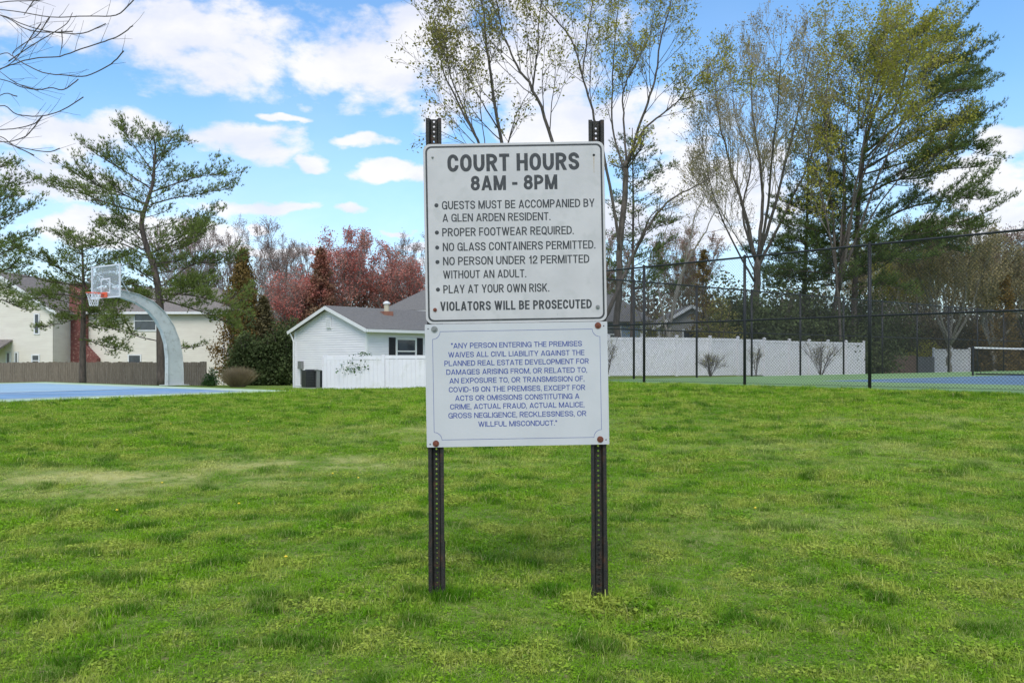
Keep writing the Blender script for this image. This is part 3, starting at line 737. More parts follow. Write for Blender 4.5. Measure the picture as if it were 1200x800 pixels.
# ------------------------------------------------------------------ basketball hoop
M_conc = mat('painted_hoop_post', (.45, .47, .46), (.54, .56, .545), 1.4, .6, .25, 25, c3=(.38, .39, .37), s3=7)
M_white = mat('white_painted_metal', (.62, .63, .64), (.68, .69, .70), 8, .45)
M_orange = mat('rim_orange', (.75, .10, .04), (.85, .15, .07), 30, .5)
M_netw = mat('white_cord', (.72, .72, .72), (.8, .8, .8), 30, .8)
def glass_mat(name, col, alpha, rough=.1):
    m = bpy.data.materials.new(name); m.use_nodes = True; nt = m.node_tree; b = nt.nodes['Principled BSDF']; out = nt.nodes['Material Output']
    b.inputs['Base Color'].default_value = (*col, 1); b.inputs['Roughness'].default_value = rough
    t = N(nt, 'ShaderNodeBsdfTransparent'); mx = N(nt, 'ShaderNodeMixShader'); mx.inputs[0].default_value = alpha
    nt.links.new(t.outputs[0], mx.inputs[1]); nt.links.new(b.outputs[0], mx.inputs[2]); nt.links.new(mx.outputs[0], out.inputs[0]); return m
M_acryl = glass_mat('scratched_acrylic', (.60, .64, .68), .22, .25)
M_window = mat('window_glass', (.03, .035, .045), (.06, .07, .085), 1.5, .08, spec=.8)
def build_hoop():
    n = np.array(BV); rz = atan2(n[1], n[0])
    bc = np.array([(124 - 600) / F * 29.0, 29.0])
    base = bc - n * 2.45
    root = thing('basketball_hoop', 'grey curved-arm basketball hoop at the end of the blue court', 'basketball hoop', (base[0], base[1], BZ), rz)   # local +x points into the court
    # curved box-section arm: centre line and depth in the x-z plane
    path = [(0, 0, .62), (.0, .5, .60), (.02, 1.0, .57), (.10, 1.5, .53), (.27, 1.95, .49), (.55, 2.38, .44), (.92, 2.72, .38), (1.40, 2.95, .31), (1.90, 3.06, .25), (2.32, 3.09, .22)]
    P = [np.array([a, b]) for a, b, _ in path]; Wd = [w for *_, w in path]
    def ribbon(m, y0, y1, o0, o1):
        """solid swept between offsets o0..o1 (fractions of half depth; + is the back) and y0..y1"""
        vs = []
        for i, p in enumerate(P):
            t = P[min(i + 1, len(P) - 1)] - P[max(i - 1, 0)]; t /= np.linalg.norm(t); nn = np.array([-t[1], t[0]])
            a, b = p + nn * o0(Wd[i]), p + nn * o1(Wd[i])
            vs += [(a[0], y0, a[1]), (b[0], y0, b[1]), (b[0], y1, b[1]), (a[0], y1, a[1])]
        fs = [(0, 1, 2, 3), tuple(len(vs) - 4 + q for q in (3, 2, 1, 0))]
        for i in range(len(P) - 1):
            k = i * 4
            for q in range(4): fs.append((k + q, k + 4 + q, k + 4 + (q + 1) % 4, k + (q + 1) % 4))
        m.add(vs, fs)
    a = MB(); ribbon(a, -.055, .055, lambda w: -w / 2 + .021, lambda w: w / 2 - .021); arm = a.obj('curved_pole', M_conc, root)
    for nm, o0, o1 in (('front_flange', lambda w: -w / 2 - .0, lambda w: -w / 2 + .02), ('back_flange', lambda w: w / 2 - .02, lambda w: w / 2)):
        f = MB(); ribbon(f, -.10, .10, o0, o1); f.obj(nm, M_conc, arm, bevel=.004)
    b = MB(); b.box((0, 0, .012), (.85, .5, .024)); b.obj('base_plate', M_conc, root)
    # backboard
    X = 2.45; zc = 2.90 + .535
    bb = thing_part('backboard', root, (X, 0, zc))
    fr = MB(); w, h, t = 1.83, 1.07, .045
    for cy, cz, sy, sz in ((0, h / 2 - t / 2, w, t), (0, -h / 2 + t / 2, w, t), (w / 2 - t / 2, 0, t, h - 2 * t), (-w / 2 + t / 2, 0, t, h - 2 * t)):
        fr.box((0, cy, cz), (.05, sy - (0 if sz == t else .002), sz))
    fr.obj('frame', M_white, bb)
    g = MB(); g.box((0, 0, 0), (.014, w - 2 * t, h - 2 * t)); g.obj('acrylic_pane', M_acryl, bb)
    sq = MB()
    for cy, cz, sy, sz in ((0, -.36 + .45, .61, .05), (0, -.36, .61, .05), (.28, -.135, .05, .40), (-.28, -.135, .05, .40)): sq.box((.0095, cy, cz), (.004, sy, sz))
    sq.obj('target_square', M_white, bb)
    sq = MB(); sq.box((.0095, 0, .30), (.004, 1.1, .07)); sq.obj('pale_band', M_acryl, bb)
    # braces behind
    for s in (-1, 1):
        m = MB(); m.tube([(X - .03, s * .62, zc + .3), (1.65, s * .06, 3.04)], .018, 6); m.obj('brace', M_white, root)
        m = MB(); m.tube([(X - .03, s * .62, zc - .42), (1.95, s * .06, 3.09)], .018, 6); m.obj('brace', M_white, root)
    # rim
    m = MB(); R = .2286; cx = X + .025 + .15 + R
    m.tube([(cx + R * cos(q), R * sin(q), 3.05) for q in np.linspace(0, 2 * pi, 33)], .0125, 6, False); 
    m.box((X + .06, 0, 3.00), (.07, .30, .17)); m.box((X + .14, 0, 3.035), (.12, .20, .03))
    rim = m.obj('rim', M_orange, root)
    nm = MB()
    for k in range(12):
        for s in (1, -1):
            pts = []
            for j in range(7):
                f = j / 6; q = 2 * pi * (k + s * f * 2.5) / 12; rr = R * (1 - .48 * f ** .7); pts.append((cx + rr * cos(q), rr * sin(q), 3.045 - .42 * f))
            nm.tube(pts, .0055, 3, False)
    nm.obj('net', M_netw, rim)
def thing_part(name, parent, loc):
    o = bpy.data.objects.new(name, None); COL.objects.link(o); o.parent = parent; o.location = loc; o.empty_display_size = .1; return o
build_hoop()

# ------------------------------------------------------------------ buildings
M_wsiding = mat('white_vinyl_siding', (.76, .74, .78), (.80, .78, .81), 1.2, .6, stretch=(1, 1, 4))
M_csiding = mat('cream_vinyl_siding', (.72, .665, .58), (.77, .72, .63), .8, .6, stretch=(1, 1, 4))
M_bsiding = mat('blue_grey_siding', (.20, .27, .35), (.24, .31, .39), 1, .6)
M_tsiding = mat('taupe_siding', (.30, .29, .28), (.34, .33, .32), 1, .6)
M_roof = mat('brown_grey_shingle', (.18, .16, .145), (.25, .22, .20), 9, .9, .5, 30, c3=(.24, .21, .19), s3=30)
M_roofg = mat('grey_shingle', (.16, .155, .15), (.21, .20, .19), 9, .9, .5, 30, c3=(.22, .21, .2), s3=30)
M_trim = mat('white_trim', (.72, .72, .73), (.76, .76, .77), 4, .5)
M_shutter = mat('black_shutter', (.012, .012, .018), (.02, .02, .026), 10, .6)
M_brick = None
def brick_mat():
    m = bpy.data.materials.new('red_brick'); m.use_nodes = True; nt = m.node_tree; b = nt.nodes['Principled BSDF']
    tc = N(nt, 'ShaderNodeTexCoord'); sp = N(nt, 'ShaderNodeSeparateXYZ'); nt.links.new(tc.outputs['Object'], sp.inputs[0])
    c = N(nt, 'ShaderNodeCombineXYZ'); nt.links.new(math_n(nt, 'ADD', sp.outputs[0], sp.outputs[1]), c.inputs[0]); nt.links.new(sp.outputs[2], c.inputs[1])
    bt = N(nt, 'ShaderNodeTexBrick'); nt.links.new(c.outputs[0], bt.inputs['Vector']); bt.inputs['Scale'].default_value = 4.5
    bt.inputs['Color1'].default_value = (.14, .028, .026, 1); bt.inputs['Color2'].default_value = (.20, .045, .038, 1); bt.inputs['Mortar'].default_value = (.35, .28, .24, 1)
    bt.inputs['Mortar Size'].default_value = .012
    nt.links.new(mixc(nt, sstep(nt, noise_n(nt, tc.outputs['Object'], 6, 3), .55, .7), bt.outputs[0], (.42, .24, .20)), b.inputs['Base Color']); b.inputs['Roughness'].default_value = .9
    return m
M_brick = brick_mat()

def lap_wall(parent, p0, p1, z0, topf, material, exp=.115, name='siding'):
    """lapped siding between two ground points (world xy rel. to parent), topf(s) = wall height at 0..1 along it; outward = right of p0->p1"""
    p0 = np.array(p0, float); p1 = np.array(p1, float); d = p1 - p0; Lw = np.linalg.norm(d); d /= Lw; n = np.array([d[1], -d[0]])
    m = MB(); hmax = max(topf(s) for s in (0, .25, .5, .75, 1)); z = z0
    while z < hmax - .01:
        z2 = min(z + exp, hmax)
        # horizontal extent where wall is at least as tall as the mid of this course
        def ext(zz):
            ss = [s for s in np.linspace(0, 1, 81) if topf(s) >= zz - 1e-6]; return (ss[0], ss[-1]) if ss else None
        e0, e1 = ext(z), ext(z2)
        if e0 is None: break
        if e1 is None: e1 = (sum(e0) / 2, sum(e0) / 2)
        def pt(s, out, zz): q = p0 + d * Lw * s + n * out; return (q[0], q[1], zz)
        a, b, c, e = pt(e0[0], .028, z), pt(e0[1], .028, z), pt(e1[1], .003, z2), pt(e1[0], .003, z2)
        f, g = pt(e0[0], .0, z), pt(e0[1], .0, z)
        m.add([a, b, c, e, f, g], [(0, 1, 2, 3), (4, 5, 1, 0)]); z = z2
    return m.obj(name, material, parent, kind='stuff')
def flat_on_wall(m, p0, p1, s0, s1, z0, z1, out, t, ):
    """box lying on wall p0->p1 from s0..s1 metres"""
    p0 = np.array(p0, float); p1 = np.array(p1, float); d = (p1 - p0) / np.linalg.norm(p1 - p0); n = np.array([d[1], -d[0]])
    c = p0 + d * (s0 + s1) / 2 + n * (out + t / 2); m.box((c[0], c[1], (z0 + z1) / 2), (s1 - s0, t, z1 - z0), rz=atan2(d[1], d[0]))
def window(parent, p0, p1, s0, s1, z0, z1, shutters=False, name='window', sash=True):
    w = MB(); fw = .09
    for a, b, c, d in ((s0, s1, z1 - fw, z1), (s0, s1, z0, z0 + fw), (s0, s0 + fw, z0 + fw, z1 - fw), (s1 - fw, s1, z0 + fw, z1 - fw)): flat_on_wall(w, p0, p1, a, b, c, d, .02, .05)
    if sash: flat_on_wall(w, p0, p1, s0 + fw, s1 - fw, (z0 + z1) / 2 - .03, (z0 + z1) / 2 + .03, .02, .045)
    wo = w.obj(name, M_trim, parent)
    g = MB(); flat_on_wall(g, p0, p1, s0 + fw, s1 - fw, z0 + fw, z1 - fw, .021, .012); g.obj('pane', M_window, wo)
    if shutters:
        for a, b in ((s0 - .42, s0 - .03), (s1 + .03, s1 + .42)):
            q = MB(); flat_on_wall(q, p0, p1, a, b, z0 - .02, z1 + .02, .02, .035)
            for zz in np.arange(z0 + .06, z1 - .04, .07): flat_on_wall(q, p0, p1, a + .05, b - .05, zz, zz + .045, .056, .012)
            q.obj('shutter', M_shutter, parent)
def roof_slab(parent, quad, t, material, name='roof', shingles=True, exp=.14):
    """quad: eave0, eave1, ridge1, ridge0 ; lapped shingle courses over a solid deck"""
    q = [Vector(p) for p in quad]; nrm = (q[1] - q[0]).cross(q[3] - q[0]).normalized()
    if nrm.z < 0: nrm = -nrm
    m = MB(); lo = [p - nrm * t for p in q]
    m.add(q + lo, [(0, 1, 2, 3), (7, 6, 5, 4), (0, 4, 5, 1), (1, 5, 6, 2), (2, 6, 7, 3), (3, 7, 4, 0)])
    ro = m.obj(name, material, parent)
    if shingles:
        s = MB(); L = (q[3] - q[0]).length; n = int(L / exp)
        for i in range(n):
            a, b = i / n, (i + 1) / n
            e0, e1 = q[0].lerp(q[3], a), q[1].lerp(q[2], a); f0, f1 = q[0].lerp(q[3], b), q[1].lerp(q[2], b)
            s.add([e0 + nrm * .014, e1 + nrm * .014, f1 + nrm * .004, f0 + nrm * .004, e0 + nrm * .002, e1 + nrm * .002], [(0, 1, 2, 3), (4, 5, 1, 0)])
        s.obj('shingle_courses', material, ro, kind='stuff')
    return ro

def white_house():
    z0 = -.45
    P1 = np.array([-6.87, 42.0]); P2 = np.array([-11.2, 45.9]); r = unit(P1 - P2); back = np.array([-r[1], r[0]])
    if back[1] < 0: back = -back
    L = 15.0
    root = thing('white_house', 'single storey white sided house with black shutters behind the white vinyl fence', 'house', (P1[0], P1[1], z0))
    p1 = np.zeros(2); p2 = P2 - P1; p1b = p1 + back * L; p2b = p2 + back * L
    he = 2.62 - z0; hr = 3.70 - z0; w = np.linalg.norm(p2 - p1)
    core = MB()
    e = .03
    def pp(q, z): return (q[0], q[1], z)
    mid = (p1 + p2) / 2; midb = (p1b + p2b) / 2
    core.add([pp(p1, 0), pp(p2, 0), pp(p2b, 0), pp(p1b, 0), pp(p1, he), pp(p2, he), pp(p2b, he), pp(p1b, he), pp(mid, hr), pp(midb, hr)],
             [(0, 1, 5, 8, 4), (1, 2, 6, 5), (2, 3, 7, 9, 6), (3, 0, 4, 7)])
    core.obj('wall', M_wsiding, root)
    lap_wall(root, p2, p1, .25, lambda s: he + (hr - he) * (1 - abs(2 * s - 1)), M_wsiding)
    lap_wall(root, p1, p1b, .25, lambda s: he, M_wsiding)
    # roof with overhang
    ov = .32; go = .28; sl = (hr - he) / (w / 2); rr = -r
    A = p1 + r * ov - back * go; B = p1b + r * ov + back * go; Rm = mid - back * go; Rb = midb + back * go
    ze = he - sl * ov + .1; zr = hr + .1
    roof_slab(root, [pp(A, ze), pp(B, ze), pp(Rb, zr), pp(Rm, zr)], .07, M_roofg)
    A2 = p2 - r * ov - back * go; B2 = p2b - r * ov + back * go
    roof_slab(root, [pp(B2, ze), pp(A2, ze), pp(Rm, zr + .003), pp(Rb, zr + .003)], .07, M_roofg)
    # rake boards on the gable, fascia and gutter along the eave
    for q in (A, A2):
        m = MB(); d = Vector(pp(Rm, zr)) - Vector(pp(q, ze)); ln = d.length; c = (Vector(pp(Rm, zr)) + Vector(pp(q, ze))) / 2 - Vector((back[0] * .015, back[1] * .015, .105))
        mx = Matrix((d.normalized(), Vector((back[0], back[1], 0)), d.normalized().cross(Vector((back[0], back[1], 0))))).transposed()
        m.box(c, (ln - .02, .03, .16), mtx=mx); m.obj('rake_board', M_trim, root)
    m = MB(); flat_on_wall(m, A + r * .0, B, .0, np.linalg.norm(B - A), ze - .17, ze - .03, .0, .11); m.obj('gutter', M_trim, root)
    m = MB(); m.prism([(0, 0), (0, 0)], 'z', 0, 0) if False else None
    sf = MB(); sf.add([pp(A, ze - .12), pp(B, ze - .12), pp(p1b, ze - .12), pp(p1, ze - .12)], [(0, 1, 2, 3)]); sf.obj('soffit', M_trim, root)
    for q in (p1, p2):
        m = MB(); m.box((q[0], q[1], he / 2), (.11, .11, he - .04), rz=atan2(r[1], r[0])); m.obj('corner_board', M_trim, root)
    m = MB(); dq = p2 - r * .02 - back * .1; m.tube([(dq[0] - .18, dq[1], ze - .1), (dq[0] - .05, dq[1], ze - .4), (dq[0], dq[1], ze - .55), (dq[0], dq[1], .1)], .04, 6); m.obj('downspout', M_trim, root)
    # gable vent
    m = MB(); flat_on_wall(m, p2, p1, w / 2 - .2, w / 2 + .2, he + .05, he + .6, .02, .05); v = m.obj('gable_vent', M_trim, root)
    m = MB()
    for zz in np.arange(he + .1, he + .56, .08): flat_on_wall(m, p2, p1, w / 2 - .15, w / 2 + .15, zz, zz + .03, .071, .02)
    m.obj('louvre', M_wsiding, v)
    # windows on the long side
    window(root, p1, p1b, 1.75, 3.1, he - 1.72, he - .42, True); window(root, p1, p1b, 5.0, 6.2, he - 1.6, he - .5, True); window(root, p1, p1b, 9, 10.2, he - 1.6, he - .5, True)
    # roof flue
    f = mid + (back * 2.9) + r * .9; zf = hr - sl * .9
    m = MB(); m.tube([(f[0], f[1], zf), (f[0], f[1], zf + .6)], .14, 10); fl = m.obj('chimney', mat('cream_flue', (.5, .45, .33), (.56, .5, .38), 3, .6), root, smooth=False)
    m = MB(); m.tube([(f[0], f[1], zf + .61), (f[0], f[1], zf + .68), (f[0], f[1], zf + .76)], [.19, .19, .05], 10); m.obj('cap', M_trim, fl)
    m = MB(); m.box((f[0], f[1], zf + .08), (.5, .5, .3), rz=.6); m.obj('flashing', mat('rust_flashing', (.25, .1, .07), (.3, .14, .09), 5), fl)
    # meter box and conduit on the gable wall
    m = MB(); flat_on_wall(m, p2, p1, .45, .75, 1.1, 1.5, .03, .15); flat_on_wall(m, p2, p1, .57, .62, .3, 1.1, .03, .06); m.obj('meter_box', M_bolt, root)
    return root
white_house()

def build_ac():
    p = W(365.5, 458, 41.6); z = tz(p.x, p.y)
    root = thing('air_conditioner', 'black outdoor air conditioning unit against the white gable wall', 'air conditioner', (p.x, p.y, z), .5)
    m = MB(); m.box((0, 0, .47), (.78, .78, .80)); m.obj('case', M_fence, root, bevel=.02)
    m = MB()
    for k in range(9): m.box((0, -.395, .16 + k * .075), (.70, .012, .022))
    m.obj('grille', mat('dark_grille', (.03, .03, .03), (.05, .05, .05), 8, .5), root)
    m = MB(); m.tube([(0, 0, .872), (0, 0, .91)], [.34, .30], 16); m.obj('fan_guard', M_fence, root)
    m = MB(); m.box((0, 0, .03), (.9, .9, .08)); m.obj('pad', mat('concrete_pad', (.35, .34, .32), (.4, .39, .37), 6, .9), root)
    p2 = W(372.5, 458, 41.2); z2 = tz(p2.x, p2.y)
    r2 = thing('utility_pedestal', 'small grey utility box beside the black air conditioning unit', 'utility box', (p2.x, p2.y, z2), .5)
    m = MB(); m.box((0, 0, .42), (.16, .16, .84)); m.obj('case', M_bolt, r2, bevel=.01)
    m = MB(); m.box((0, 0, .86), (.30, .2, .05)); m.obj('lid', M_bolt, r2)
build_ac()

def second_house():
    # grey hipped roof rising behind the white house
    D = 62; z0 = -.8
    a = W(448, 363, D); b = W(585, 363, D)
    root = thing('grey_roofed_house', 'house with a grey hipped roof rising behind the white house', 'house', (a.x, D, z0))
    w = b.x - a.x; he = a.z - z0 ; dep = 8.5; rh = 1.7
    core = MB(); core.box((w / 2, dep / 2, he / 2 - .02), (w - .5, dep - .5, he - .04)); core.obj('wall', M_wsiding, root)
    E = [(0, 0, he), (w, 0, he), (w, dep, he), (0, dep, he)]; R = [(w * .30, dep / 2, he + rh), (w * .7, dep / 2, he + rh)]
    roof_slab(root, [E[0], E[1], R[1], R[0]], .1, M_roofg); roof_slab(root, [E[2], E[3], R[0], R[1]], .1, M_roofg)
    m = MB(); m.add([E[3], E[0], R[0], E[1], E[2], R[1]], [(0, 1, 2), (3, 4, 5)]); m.obj('hip', M_roofg, root)
    m = MB(); m.box((w / 2, -.03, he - .13), (w, .05, .2)); m.obj('fascia', M_trim, root)
    window(root, (0.3, .25), (w, .25), 2, 3.2, 1.0, 2.3)
second_house()

def cream_house():
    D = 64.0; z0 = -.85; s = F / D
    X = lambda px: (px - 600) / s; Z = lambda py: CZ + (HZ - py) / s
    root = thing('cream_house', 'two storey cream sided house with a brick chimney behind the wooden fence', 'house', (X(83), D, z0))
    ox = X(83); w = X(267) - ox; he = Z(365) - z0; hr = Z(337) - z0 + .35; dep = 9.0
    p0, p1 = (0, 0), (w, 0)
    core = MB(); core.add([(0, 0, 0), (w, 0, 0), (w, dep, 0), (0, dep, 0), (0, 0, he), (w, 0, he), (w, dep, he), (0, dep, he), (w - 0, dep / 2, he + .01), (0, dep / 2, he + .01)],
                          [(0, 1, 5, 4), (1, 2, 6, 5), (2, 3, 7, 6), (3, 0, 4, 7)]); core.obj('wall', M_csiding, root)
    lap_wall(root, p0, p1, .3, lambda q: he, M_csiding, .14)
    ov = .4; E = [(-.1, -ov, he - .05), (w + ov, -ov, he - .05), (w + ov, dep + ov, he - .05), (-.1, dep + ov, he - .05)]
    R = [(-.1, dep / 2, hr), (w - 2.2, dep / 2, hr)]
    roof_slab(root, [E[0], E[1], R[1], R[0]], .1, M_roof, exp=.2); roof_slab(root, [E[2], E[3], R[0], R[1]], .1, M_roof, shingles=False)
    m = MB(); m.add([E[1], E[2], R[1]], [(0, 1, 2)]); m.obj('hip', M_roof, root)
    m = MB(); m.box((w / 2, -ov - .05, he - .12), (w + ov, .1, .17)); m.obj('gutter', M_trim, root)
    m = MB(); m.box((w + .05, .02, he / 2), (.16, .16, he - .2)); m.obj('corner_board', M_trim, root)
    m = MB(); m.tube([(w - .3, -.12, .2), (w - .3, -.12, he - .3)], .05, 6); m.obj('downspout', M_trim, root)
    window(root, p0, p1, X(157) - ox, X(184) - ox, Z(388) - z0, Z(360.5) - z0 - .2)
    window(root, p0, p1, X(150) - ox, X(166) - ox, Z(426) - z0, Z(415) - z0, sash=False)
    # brick chimney against the front wall, stepped shoulder at its foot
    m = MB(); cw = X(104) - X(86); cx = (X(86) + X(104)) / 2 - ox
    zt = Z(333) - z0; zs = Z(405) - z0; zb = Z(420) - z0
    m.box((cx, -.30, zt / 2), (cw, .6, zt))
    wl = X(118) - ox; m.prism([(cx + cw / 2 + .001, .0), (wl, 0), (wl, zb), (cx + cw / 2 + .001, zs)], 'y', -.6, -.001)
    ch = m.obj('chimney', M_brick, root); m = MB(); m.box((cx, -.3, zt + .06), (cw + .15, .75, .12)); m.obj('cap', M_bolt, ch)
    # front gable wing to the left
    yf = -3.0; sf = F / (D + yf); xr = X(62) * (D + yf) / D * 1.0 - ox; xr = (62 - 600) / sf - ox
    xl = (-75 - 600) / sf - ox; hw = he - .1
    hrw = CZ + (HZ - 318) / sf - z0; mx = (-8 - 600) / sf - ox
    xl = 2 * mx - xr
    cr = MB(); cr.add([(xl, yf, 0), (xr, yf, 0), (xr, dep, 0), (xl, dep, 0), (xl, yf, hw), (xr, yf, hw), (xr, dep, hw), (xl, dep, hw), (mx, yf, hrw), (mx, dep, hrw)],
                      [(0, 1, 5, 8, 4), (1, 2, 6, 5), (2, 3, 7, 9, 6), (3, 0, 4, 7)]); cr.obj('wall', M_csiding, root)
    lap_wall(root, (xl, yf), (xr, yf), .3, lambda q: hw + (hrw - hw) * (1 - abs(2 * q - 1)), M_csiding, .14)
    lap_wall(root, (xr, yf), (xr, 0), .3, lambda q: hw, M_csiding, .14)
    sl = (hrw - hw) / (xr - mx); o2 = .4
    roof_slab(root, [(xr + o2, yf - .3, hw - sl * o2 + .12), (xr + o2, dep, hw - sl * o2 + .12), (mx, dep, hrw + .12), (mx, yf - .3, hrw + .12)], .1, M_roof, exp=.2)
    roof_slab(root, [(xl - o2, dep, hw - sl * o2 + .12), (xl - o2, yf - .3, hw - sl * o2 + .12), (mx, yf - .3, hrw + .123), (mx, dep, hrw + .123)], .1, M_roof, shingles=False)
    for sgn, xe in ((1, xr + o2), (-1, xl - o2)):
        m = MB(); a = Vector((xe, yf - .32, hw - sl * o2 + .03)); b = Vector((mx, yf - .32, hrw + .03)); d = (b - a); c = (a + b) / 2
        mxm = Matrix((d.normalized(), Vector((0, 1, 0)), d.normalized().cross(Vector((0, 1, 0))))).transposed(); m.box(c, (d.length, .04, .2), mtx=mxm); m.obj('rake_board', M_trim, root)
    Zf = lambda py: CZ + (HZ - py) / sf - z0
    Sf = lambda px: (px - 600) / sf - ox - xl
    window(root, (xl, yf), (xr, yf), Sf(40), Sf(47), Zf(392), Zf(367)); window(root, (xl, yf), (xr, yf), Sf(37), Sf(47), Zf(430), Zf(415)); window(root, (xl, yf), (xr, yf), Sf(17), Sf(22), Zf(430), Zf(412), sash=False)
    window(root, (xl, yf), (xr, yf), Sf(7), Sf(13), Zf(432), Zf(412), sash=False)
    # porch roof at the far left
    roof_slab(root, [(Sf(-40) + xl, yf - 2.2, Zf(412)), (Sf(15) + xl, yf - 2.2, Zf(412)), (Sf(15) + xl, yf - .01, Zf(398)), (Sf(-40) + xl, yf - .01, Zf(398))], .1, M_roof, 'porch_roof')
    m = MB(); m.box((Sf(13) + xl, yf - 2.0, Zf(412) / 2 - .06), (.14, .14, Zf(412) - .14)); m.obj('porch_post', M_trim, root)
cream_house()

def blue_house():
    D = 56; s = F / D; X = lambda px: (px - 600) / s; Z = lambda py: CZ + (HZ - py) / s; z0 = .05
    root = thing('blue_grey_house', 'blue grey sided house glimpsed above the white fence beside the sign', 'house', (X(640), D, z0)); ox = X(640)
    w = X(756) - ox; he = Z(375) - z0; dep = 8; hr = Z(338) - z0
    m = MB(); m.box((w / 2, dep / 2, he / 2), (w, dep, he)); m.obj('wall', M_bsiding, root)
    lap_wall(root, (0, 0), (w, 0), .3, lambda q: he, M_bsiding, .13)
    m = MB(); m.box((w - .12, -.05, he / 2), (.42, .14, he - .02)); m.obj('corner_board', M_trim, root)
    roof_slab(root, [(-.4, -.5, he - .1), (w + .5, -.5, he - .1), (w - 1.6, dep / 2, hr), (1.5, dep / 2, hr)], .1, M_roofg)
    roof_slab(root, [(w + .5, dep + .5, he - .1), (-.4, dep + .5, he - .1), (1.5, dep / 2, hr), (w - 1.6, dep / 2, hr)], .1, M_roofg, shingles=False)
    m = MB(); m.add([(w + .5, -.5, he - .1), (w + .5, dep + .5, he - .1), (w - 1.6, dep / 2, hr)], [(0, 1, 2)]); m.obj('hip', M_roofg, root)
    window(root, (0, 0), (w, 0), w - 2.6, w - 1.5, he - 1.5, he - .3)
    D = 60; s = F / D; X = lambda px: (px - 600) / s; Z = lambda py: CZ + (HZ - py) / s
    root = thing('taupe_house', 'taupe gabled house with white trim glimpsed through thin trees behind the fence', 'house', (X(770), D, z0)); ox = X(770)
    w = X(850) - ox; he = Z(382) - z0; hr = Z(359) - z0; mx = X(800) - ox; dep = 7; mx = w / 2
    m = MB(); m.add([(0, 0, 0), (w, 0, 0), (w, dep, 0), (0, dep, 0), (0, 0, he), (w, 0, he), (w, dep, he), (0, dep, he), (mx, 0, hr), (mx, dep, hr)], [(0, 1, 5, 8, 4), (1, 2, 6, 5), (2, 3, 7, 9, 6), (3, 0, 4, 7)]); m.obj('wall', M_tsiding, root)
    lap_wall(root, (0, 0), (w, 0), .3, lambda q: he + (hr - he) * (1 - abs(2 * q - 1)), M_tsiding, .13)
    sl = (hr - he) / mx
    roof_slab(root, [(w + .4, -.3, he - sl * .4 + .1), (w + .4, dep, he - sl * .4 + .1), (mx, dep, hr + .1), (mx, -.3, hr + .1)], .1, M_roofg)
    roof_slab(root, [(-.4, dep, he - sl * .4 + .1), (-.4, -.3, he - sl * .4 + .1), (mx, -.3, hr + .103), (mx, dep, hr + .103)], .1, M_roofg)
    for xe in (-.4, w + .4):
        m = MB(); a = Vector((xe, -.33, he - sl * .4)); b = Vector((mx, -.33, hr)); d = b - a; mxm = Matrix((d.normalized(), Vector((0, 1, 0)), d.normalized().cross(Vector((0, 1, 0))))).transposed(); m.box((a + b) / 2, (d.length, .05, .2), mtx=mxm); m.obj('rake_board', M_trim, root)
    m = MB(); m.box((.06, -.04, he / 2), (.2, .12, he - .1)); m.obj('corner_board', M_trim, root)
    window(root, (0, 0), (w, 0), w / 2 - .6, w / 2 + .6, he - 1.4, he - .2)
blue_house()

# ------------------------------------------------------------------ fences
M_vinyl = mat('white_vinyl', (.70, .68, .73), (.76, .74, .78), .9, .4, spec=.4, c3=(.64, .63, .63), s3=2.2)
def vinyl_fence(pts, h, label, panel=2.4, board=.18, caps=True, group='white vinyl privacy fences'):
    """pts: xy polyline; posts, boards (one mesh per panel), rails"""
    root = thing('vinyl_fence', label, 'fence', (pts[0][0], pts[0][1], 0), 0, group)
    o = np.array(pts[0][:2], float)
    first = True
    for a, b in zip(pts[:-1], pts[1:]):
        a = np.array(a, float); b = np.array(b, float); d = b - a; L = np.linalg.norm(d); n = max(1, round(L / panel)); ang = atan2(d[1], d[0])
        for k in range(n + 1):
            q = a + d * k / n; z = tz(*q)
            if k == 0 and not first: continue
            m = MB(); m.box((0, 0, h / 2 + .03), (.127, .127, h + .16), rz=ang); p = m.obj('post', M_vinyl, root, bevel=.006); p.location = (q[0] - o[0], q[1] - o[1], z)
            if caps:
                m = MB(); zt = h + .11
                m.add([(-.08, -.08, zt), (.08, -.08, zt), (.08, .08, zt), (-.08, .08, zt), (-.08, -.08, zt + .03), (.08, -.08, zt + .03), (.08, .08, zt + .03), (-.08, .08, zt + .03), (0, 0, zt + .07)],
                      [(3, 2, 1, 0), (0, 1, 5, 4), (1, 2, 6, 5), (2, 3, 7, 6), (3, 0, 4, 7), (4, 5, 8), (5, 6, 8), (6, 7, 8), (7, 4, 8)]); m.obj('post_cap', M_vinyl, p)
        first = False
        for k in range(n):
            q0, q1 = a + d * k / n, a + d * (k + 1) / n; c = (q0 + q1) / 2; Lp = L / n - .127; z = (tz(*q0) + tz(*q1)) / 2
            m = MB(); nb = max(1, round(Lp / board)); bw = Lp / nb
            for j in range(nb): m.box((-Lp / 2 + bw * (j + .5), 0, h / 2), (bw - .006, .022, h - .2))
            m.box((0, .005, h / 2), (Lp, .008, h - .22))
            p = m.obj('boards', M_vinyl, root); p.location = (c[0] - o[0], c[1] - o[1], z); p.rotation_euler = (0, 0, ang)
            for zz in (h - .02, .10):
                m = MB(); m.box((0, 0, zz), (Lp, .045, .14)); r = m.obj('rail', M_vinyl, root); r.location = (c[0] - o[0], c[1] - o[1], z); r.rotation_euler = (0, 0, ang)
    return root
def xy(px, d): return ((px - 600) / F * d, d)
vinyl_fence([xy(379.5, 38.5), xy(381, 35.5), xy(520, 34.5), xy(596, 34.5)], 1.34, 'low white vinyl fence in front of the white house', 2.4, caps=False)
